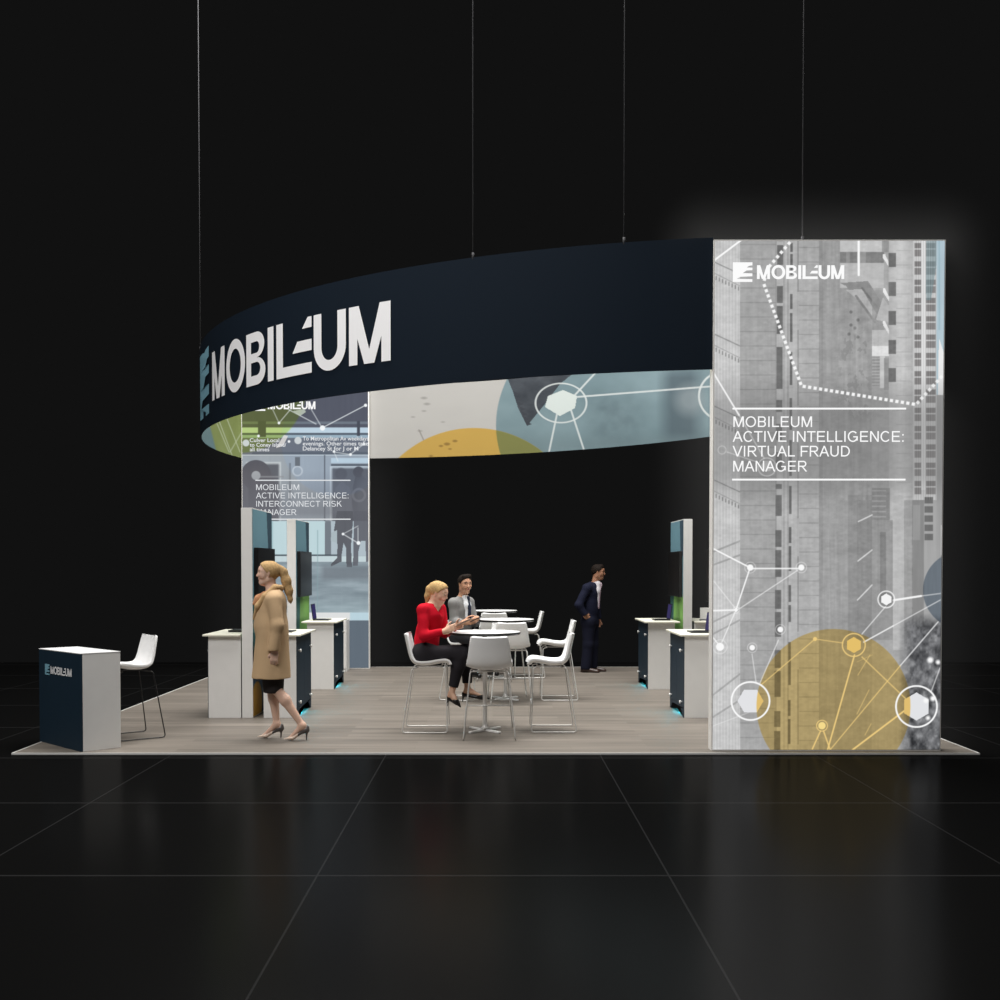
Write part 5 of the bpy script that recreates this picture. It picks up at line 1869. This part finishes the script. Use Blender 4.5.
def seated_man():
    y0 = S_GREY.y
    O = Vector((S_GREY.x, y0, 0))
    W = lambda px, dy, py: Vector(at(px, py, y0 + dy))
    t = thing('person', O, 'dark haired man in a grey suit jacket seated at the middle bar table', 'person')
    lo, hi = O + Vector((-.5, -.65, .1)), O + Vector((.7, .5, 1.75))
    tf = vn((.72, -.69, 0)); tl = Vector((-tf.y, tf.x, 0))
    hf, hl, hu = axes((.50, -.86, -.06))
    hc_ = W(464.8, -.05, 584.3)
    Nk = W(462.5, -.01, 596.5)
    B = Field(lo, hi, .006)
    head(B, hc_, hf, hl, hu, 1.0, True)
    B.add(Nk - Vector((0, 0, .05)), hc_ - hu * .05 - hf * .02, .060, .056, .04)
    pel, wst, cst = W(461.5, .03, 634), W(461, .02, 625), W(461.5, .0, 609)
    limb(B, [pel, wst, cst], [.14, .13, .15], .06, ((tuple(tf), .7),))
    sR, sL = cst - tl * .15 + Vector((0, 0, .085)), cst + tl * .14 + Vector((0, 0, .085))
    B.add(sR, sL, .050, k=.06)
    eR, eL = W(454.5, -.12, 622), sL + tf * .02 + Vector((.06, 0, -.27))
    wR, wL = W(464, -.33, 622.5), W(477, -.26, 618.5)
    limb(B, [sR, eR, wR], [.05, .042, .03], .03)
    limb(B, [sL, eL, wL], [.05, .042, .03], .03)
    hand(B, wR, W(472, -.36, 621.5) - wR, Vector((.1, .9, .4)), Vector((-.2, 0, 1)), 1.0, .5)
    hand(B, wL, W(474, -.36, 621) - wL, Vector((-.6, .3, .5)), Vector((-.3, 0, 1)), 1.0, .55)
    hR, hL = pel - tl * .09 + Vector((0, 0, -.02)), pel + tl * .09 + Vector((0, 0, -.02))
    kR, kL = hR + Vector((.22, -.34, -.02)), hL + Vector((.36, -.18, -.02))
    aR, aL = kR + Vector((.0, .03, -.40)), kL + Vector((-.04, .02, -.40))
    for h_, k_, a_ in ((hR, kR, aR), (hL, kL, aL)): limb(B, [h_, k_, a_], [.09, .06, .035], .03)
    B.clip(Vector((0, 0, .745)), (0, 0, -1), (O + Vector((-.03, 0, .70)), .22))
    me, co = B.mesh('body')
    skin_attr(me, co, hc_, hf, hl, hu, 1.0, (196, 148, 120), (160, 96, 84), (40, 30, 26), None, (46, 36, 30))
    link_mesh('body', me, SKIN, t, True)
    K = Field(lo, hi, .0065)
    limb(K, [pel, wst, cst], [.150, .146, .158], .06, ((tuple(tf), .80),))
    K.add(sR, sL, .064, k=.06)
    limb(K, [sR, eR, wR], [.066, .058, .044], .03)
    limb(K, [sL, eL, wL], [.066, .056, .044], .03)
    K.add(Nk - Vector((0, 0, .05)), Nk - Vector((0, 0, .02)), .075, .066, .04)
    for e_, w_ in ((eR, wR), (eL, wL)): K.sub(w_ + vn(w_ - e_) * .03, w_ + vn(w_ - e_) * .07, .06, k=.006)
    vt = Nk + tf * .095
    K.sub(vt + Vector((0, 0, .03)), vt + tf * .10 - Vector((0, 0, .24)), .062, .016, .012)
    K.sub(Nk + Vector((0, 0, .06)), Nk + Vector((0, 0, .0)), .068, .060, .012)
    K.wrinkle(.0028, 16, 16, 20, 5)
    child('jacket', K, jacket_mats('grey_wool', (132, 131, 130)), t, 'mid grey suit jacket')
    Sh = Field(lo, hi, .0065)
    Sh.add(Nk - Vector((0, 0, .04)), Nk + Vector((0, 0, .012)), .064, .062, .03)
    limb(Sh, [Nk + tf * .055 - Vector((0, 0, .02)), cst + tf * .085 + Vector((0, 0, .05)), cst + tf * .10 - Vector((0, 0, .10))], [.05, .062, .05], .03)
    Sh.sub(Nk + Vector((0, 0, .07)), Nk + Vector((0, 0, .02)), .07, .056, .01)
    child('shirt', Sh, cloth_mat('white_shirt', (226, 228, 232), .02), t, 'white collared shirt')
    Ti = Field(lo, hi, .005)
    limb(Ti, [Nk + tf * .108 - Vector((0, 0, .012)), Nk + tf * .118 - Vector((0, 0, .04))], [.020, .014], .01)
    limb(Ti, [Nk + tf * .118 - Vector((0, 0, .04)), cst + tf * .148 + Vector((0, 0, .03)), cst + tf * .150 - Vector((0, 0, .12))], [.018, .026, .032], .01, ((tuple(tf), .45),))
    child('tie', Ti, cloth_mat('navy_tie', (40, 46, 62), .1, 60), t, 'dark blue tie')
    T = Field(lo, hi, .007)
    T.add(hR, hL, .13, k=.06)
    for h_, k_, a_ in ((hR, kR, aR), (hL, kL, aL)): limb(T, [h_, k_, a_], [.112, .084, .062], .035)
    T.clip(Vector((0, 0, .742)), (0, 0, -1), (O + Vector((-.03, 0, .72)), .2))
    child('trousers', T, cloth_mat('charcoal_trousers', (40, 40, 44)), t, 'dark trousers')
    for a_ in (aR, aL):
        S_ = Field(a_ - Vector((.25, .32, .15)), a_ + Vector((.25, .2, .12)), .006)
        d = vn((.5, -.8, 0))
        S_.add(a_ - d * .03 + Vector((0, 0, -.05)), a_ + d * .16 - Vector((0, 0, .065)), .042, .030, .03)
        S_.add(a_, a_ - Vector((0, 0, .04)), .045, .045, .03)
        child('shoe', S_, M['black_metal'], t, 'black shoe')
    Hf = Field(hc_ - Vector((.2, .22, .2)), hc_ + Vector((.2, .22, .2)), .006)
    hair_cap(Hf, hc_, hf, hl, hu, 1.0, short=True)
    P = lambda a, b, e: hc_ + hf * a + hl * b + hu * e
    Hf.add(P(.045, -.03, .105), P(.05, .04, .112), .028, .026, .03)
    child('hair', Hf, H_DARK, t, 'short dark brushed-up hair')
    ph = thing('phone', W(476, -.38, 620), 'dark phone in the hands of the man in grey', 'phone')
    R = Matrix.Translation(W(475.5, -.40, 619.5)) @ Matrix.Rotation(.5, 4, 'Z') @ Matrix.Rotation(-.35, 4, 'Y') @ Matrix.Rotation(-.3, 4, 'X')
    bm = bmesh.new()
    box(bm, (-.075, -.038, -.005), (.075, .038, .005), .004, 0, R)
    bm_obj('casing', bm, M['plastic_black'], ph)
    bm = bmesh.new()
    box(bm, (-.07, -.034, .0052), (.07, .034, .006), 0, 0, R)
    bm_obj('screen', bm, M['screen'], ph)


def standing_man():
    g0 = ground(590, 671.8)
    y0 = g0.y
    O = Vector((g0.x, y0, 0))
    W = lambda px, dy, py: Vector(at(px, py, y0 + dy))
    t = thing('person', O, 'man in a navy suit standing in profile with a hand in his pocket', 'person')
    lo, hi = O + Vector((-.4, -.45, -.01)), O + Vector((.45, .45, 1.9))
    tf = vn((.90, -.42, 0)); tl = Vector((-tf.y, tf.x, 0))
    hf, hl, hu = axes((.97, -.20, -.10))
    hc_ = W(598.3, .0, 572.2)
    Nk = W(594.5, .0, 582.8)
    B = Field(lo, hi, .006)
    head(B, hc_, hf, hl, hu, 1.02, True)
    B.add(Nk - Vector((0, 0, .05)), hc_ - hu * .05 - hf * .02, .062, .058, .04)
    pel, wst, cst = W(590, 0, 618), W(590.5, 0, 607), W(591, 0, 594)
    limb(B, [pel, wst, cst], [.13, .13, .15], .06, ((tuple(tf), .72),))
    sR, sL = cst - tl * .19 + Vector((0, 0, .10)), cst + tl * .19 + Vector((0, 0, .10))
    B.add(sR, sL, .055, k=.06)
    eR, eL = W(579, -.22, 605), sL + tf * .03 + Vector((.0, 0, -.30))
    wR, wL = W(585, -.20, 615.5), eL + tf * .04 + Vector((0.0, 0, -.24))
    limb(B, [sR, eR, wR], [.05, .042, .03], .03)
    limb(B, [sL, eL, wL], [.05, .042, .03], .03)
    hand(B, wR, W(589.8, -.17, 619.5) - wR, Vector((.1, .9, 0)), Vector((.5, 0, .8)), 1.0, .45)
    hand(B, wL, Vector((.05, 0, -1)), -tl, tf, .88, .45)
    hR, hL = W(588.5, -.08, 622), W(591.5, .08, 622)
    aR, aL = W(586, -.10, 667.4), W(592.5, .09, 666.6)
    for h_, a_ in ((hR, aR), (hL, aL)):
        k_ = (h_ + a_) / 2 + tf * .02
        limb(B, [h_, k_, a_], [.09, .06, .04], .03)
    me, co = B.mesh('body')
    skin_attr(me, co, hc_, hf, hl, hu, 1.02, (158, 114, 90), (130, 78, 68), (34, 26, 22), None, (40, 32, 28))
    link_mesh('body', me, SKIN, t, True)
    K = Field(lo, hi, .0065)
    limb(K, [W(589.5, 0, 622), wst, cst], [.178, .165, .182], .06, ((tuple(tf), .80),))
    K.add(sR, sL, .074, k=.06)
    limb(K, [sR, eR, wR], [.075, .066, .055], .03)
    limb(K, [sL, eL, wL], [.075, .064, .052], .03)
    K.add(Nk - Vector((0, 0, .05)), Nk - Vector((0, 0, .025)), .075, .066, .04)
    for e_, w_ in ((eR, wR), (eL, wL)): K.sub(w_ + vn(w_ - e_) * .03, w_ + vn(w_ - e_) * .07, .06, k=.006)
    K.clip(W(590, 0, 624.5), (0, 0, -1), (W(590, 0, 630), .34))
    vt = Nk + tf * .10
    K.sub(vt + Vector((0, 0, .03)), W(600.5, -.06, 609), .050, .018, .012)
    K.sub(Nk + Vector((0, 0, .06)), Nk + Vector((0, 0, .0)), .070, .062, .012)
    K.wrinkle(.0030, 16, 16, 18, 7)
    child('jacket', K, jacket_mats('navy_wool', (24, 27, 45)), t, 'navy suit jacket')
    Sh = Field(lo, hi, .0065)
    Sh.add(Nk - Vector((0, 0, .04)), Nk + Vector((0, 0, .014)), .066, .063, .03)
    limb(Sh, [Nk + tf * .06 - Vector((0, 0, .02)), cst + tf * .10 + Vector((0, 0, .05)), wst + tf * .095], [.05, .062, .055], .03)
    Sh.sub(Nk + Vector((0, 0, .07)), Nk + Vector((0, 0, .02)), .07, .058, .01)
    child('shirt', Sh, cloth_mat('pale_shirt', (196, 192, 196), .02), t, 'pale collared shirt')
    Ti = Field(lo, hi, .005)
    limb(Ti, [Nk + tf * .112 - Vector((0, 0, .015)), Nk + tf * .122 - Vector((0, 0, .045))], [.020, .014], .01)
    limb(Ti, [Nk + tf * .122 - Vector((0, 0, .045)), cst + tf * .155 + Vector((0, 0, .03)), wst + tf * .145], [.018, .026, .032], .01, ((tuple(tf), .45),))
    child('tie', Ti, cloth_mat('mauve_tie', (168, 150, 160), .08, 60), t, 'mauve grey tie')
    T = Field(lo, hi, .007)
    T.add(hR, hL, .125, k=.06)
    T.add(pel, pel + Vector((0, 0, .05)), .145, .135, .05, (tuple(tf), .8))
    for h_, a_ in ((hR, aR), (hL, aL)):
        k_ = (h_ + a_) / 2 + tf * .015
        limb(T, [h_, k_, a_ - Vector((0, 0, .0))], [.118, .092, .086], .035)
    T.clip(Vector((0, 0, .055)), (0, 0, -1))
    T.wrinkle(.003, 14, 14, 10, 9)
    child('trousers', T, jacket_mats('navy_trouser_wool', (19, 21, 36)), t, 'navy suit trousers')
    shoe_m = mat('brown_leather', (58, 42, 36), .35)
    for a_, dirv in ((aR, (.93, -.36, 0)), (aL, (.97, -.22, 0))):
        S_ = Field(a_ - Vector((.2, .25, .15)), a_ + Vector((.35, .2, .12)), .006)
        d = vn(dirv)
        c = Vector((a_.x, a_.y, 0))
        S_.add(c - d * .05 + Vector((0, 0, .042)), c + d * .02 + Vector((0, 0, .05)), .042, .045, .03)
        S_.add(c + Vector((0, 0, .05)), c + d * .19 + Vector((0, 0, .026)), .046, .034, .04, ((0, 0, 1), .85))
        S_.add(c - d * .06 + Vector((0, 0, .012)), c + d * .20 + Vector((0, 0, .012)), .036, .034, .015, ((0, 0, 1), .4))
        S_.clip((0, 0, .001), (0, 0, -1))
        child('shoe', S_, shoe_m, t, 'dark brown leather shoe')
    Hf = Field(hc_ - Vector((.2, .22, .2)), hc_ + Vector((.2, .22, .2)), .006)
    hair_cap(Hf, hc_, hf, hl, hu, 1.02, short=True)
    P = lambda a, b, e: hc_ + (hf * a + hl * b + hu * e) * 1.02
    Hf.add(P(.04, -.03, .102), P(.045, .035, .106), .028, .026, .03)
    child('hair', Hf, H_DARK, t, 'short dark hair')


walking_woman()
seated_woman()
seated_man()
standing_man()

# ------------------------------------------------------------------ scattering volumes added behind the two glowing towers to imitate bloom


def bloom_volume(x0, x1, y0, y1, z1, R, dens, label):
    bm = bmesh.new()
    c = Vector(((x0 + x1) / 2, y0, z1 / 2))
    hx, hz = (x1 - x0) / 2, z1 / 2
    zlo = max(-hz - R, -c.z + .002)
    box(bm, (-hx - R, .004, zlo), (hx + R, R, hz + R))
    m = bpy.data.materials.new('bloom_scatter')
    m.use_nodes = True
    nt = m.node_tree
    nt.nodes.remove(nt.nodes['Principled BSDF'])
    out = nt.nodes['Material Output']
    vs = nt.nodes.new('ShaderNodeVolumeScatter')
    vs.inputs['Anisotropy'].default_value = 0.0
    tc = nt.nodes.new('ShaderNodeTexCoord')
    sp = nt.nodes.new('ShaderNodeSeparateXYZ')
    nt.links.new(tc.outputs['Object'], sp.inputs[0])

    def mth(op, a, b=None):
        n = nt.nodes.new('ShaderNodeMath')
        n.operation = op
        for i, v in enumerate((a, b)):
            if v is None: continue
            if isinstance(v, (int, float)): n.inputs[i].default_value = v
            else: nt.links.new(v, n.inputs[i])
        return n.outputs[0]
    qx = mth('MAXIMUM', mth('SUBTRACT', mth('ABSOLUTE', sp.outputs[0]), hx), 0.0)
    qz = mth('MAXIMUM', mth('SUBTRACT', mth('ABSOLUTE', sp.outputs[2]), hz), 0.0)
    qy = mth('MAXIMUM', mth('SUBTRACT', sp.outputs[1], y1 - y0), 0.0)
    d = mth('SQRT', mth('ADD', mth('ADD', mth('MULTIPLY', qx, qx), mth('MULTIPLY', qz, qz)), mth('MULTIPLY', qy, qy)))
    f = mth('MAXIMUM', mth('SUBTRACT', 1.0, mth('DIVIDE', d, R)), 0.0)
    nt.links.new(mth('MULTIPLY', mth('POWER', f, 1.9), dens), vs.inputs['Density'])
    nt.links.new(vs.outputs[0], out.inputs['Volume'])
    o = bm_obj('bloom_volume', bm, m)
    o.location = c
    tag(o, label, 'bloom_volume', kind='stuff')


bloom_volume(FX0, FX1, FY0, FY0 + .16, FZ, .62, .085, 'added volume imitating bloom around the city print lightbox')
bloom_volume(BX0, BX1, BY0, BY0 + .16, FZ, .95, .05, 'added volume imitating bloom around the train print lightbox')
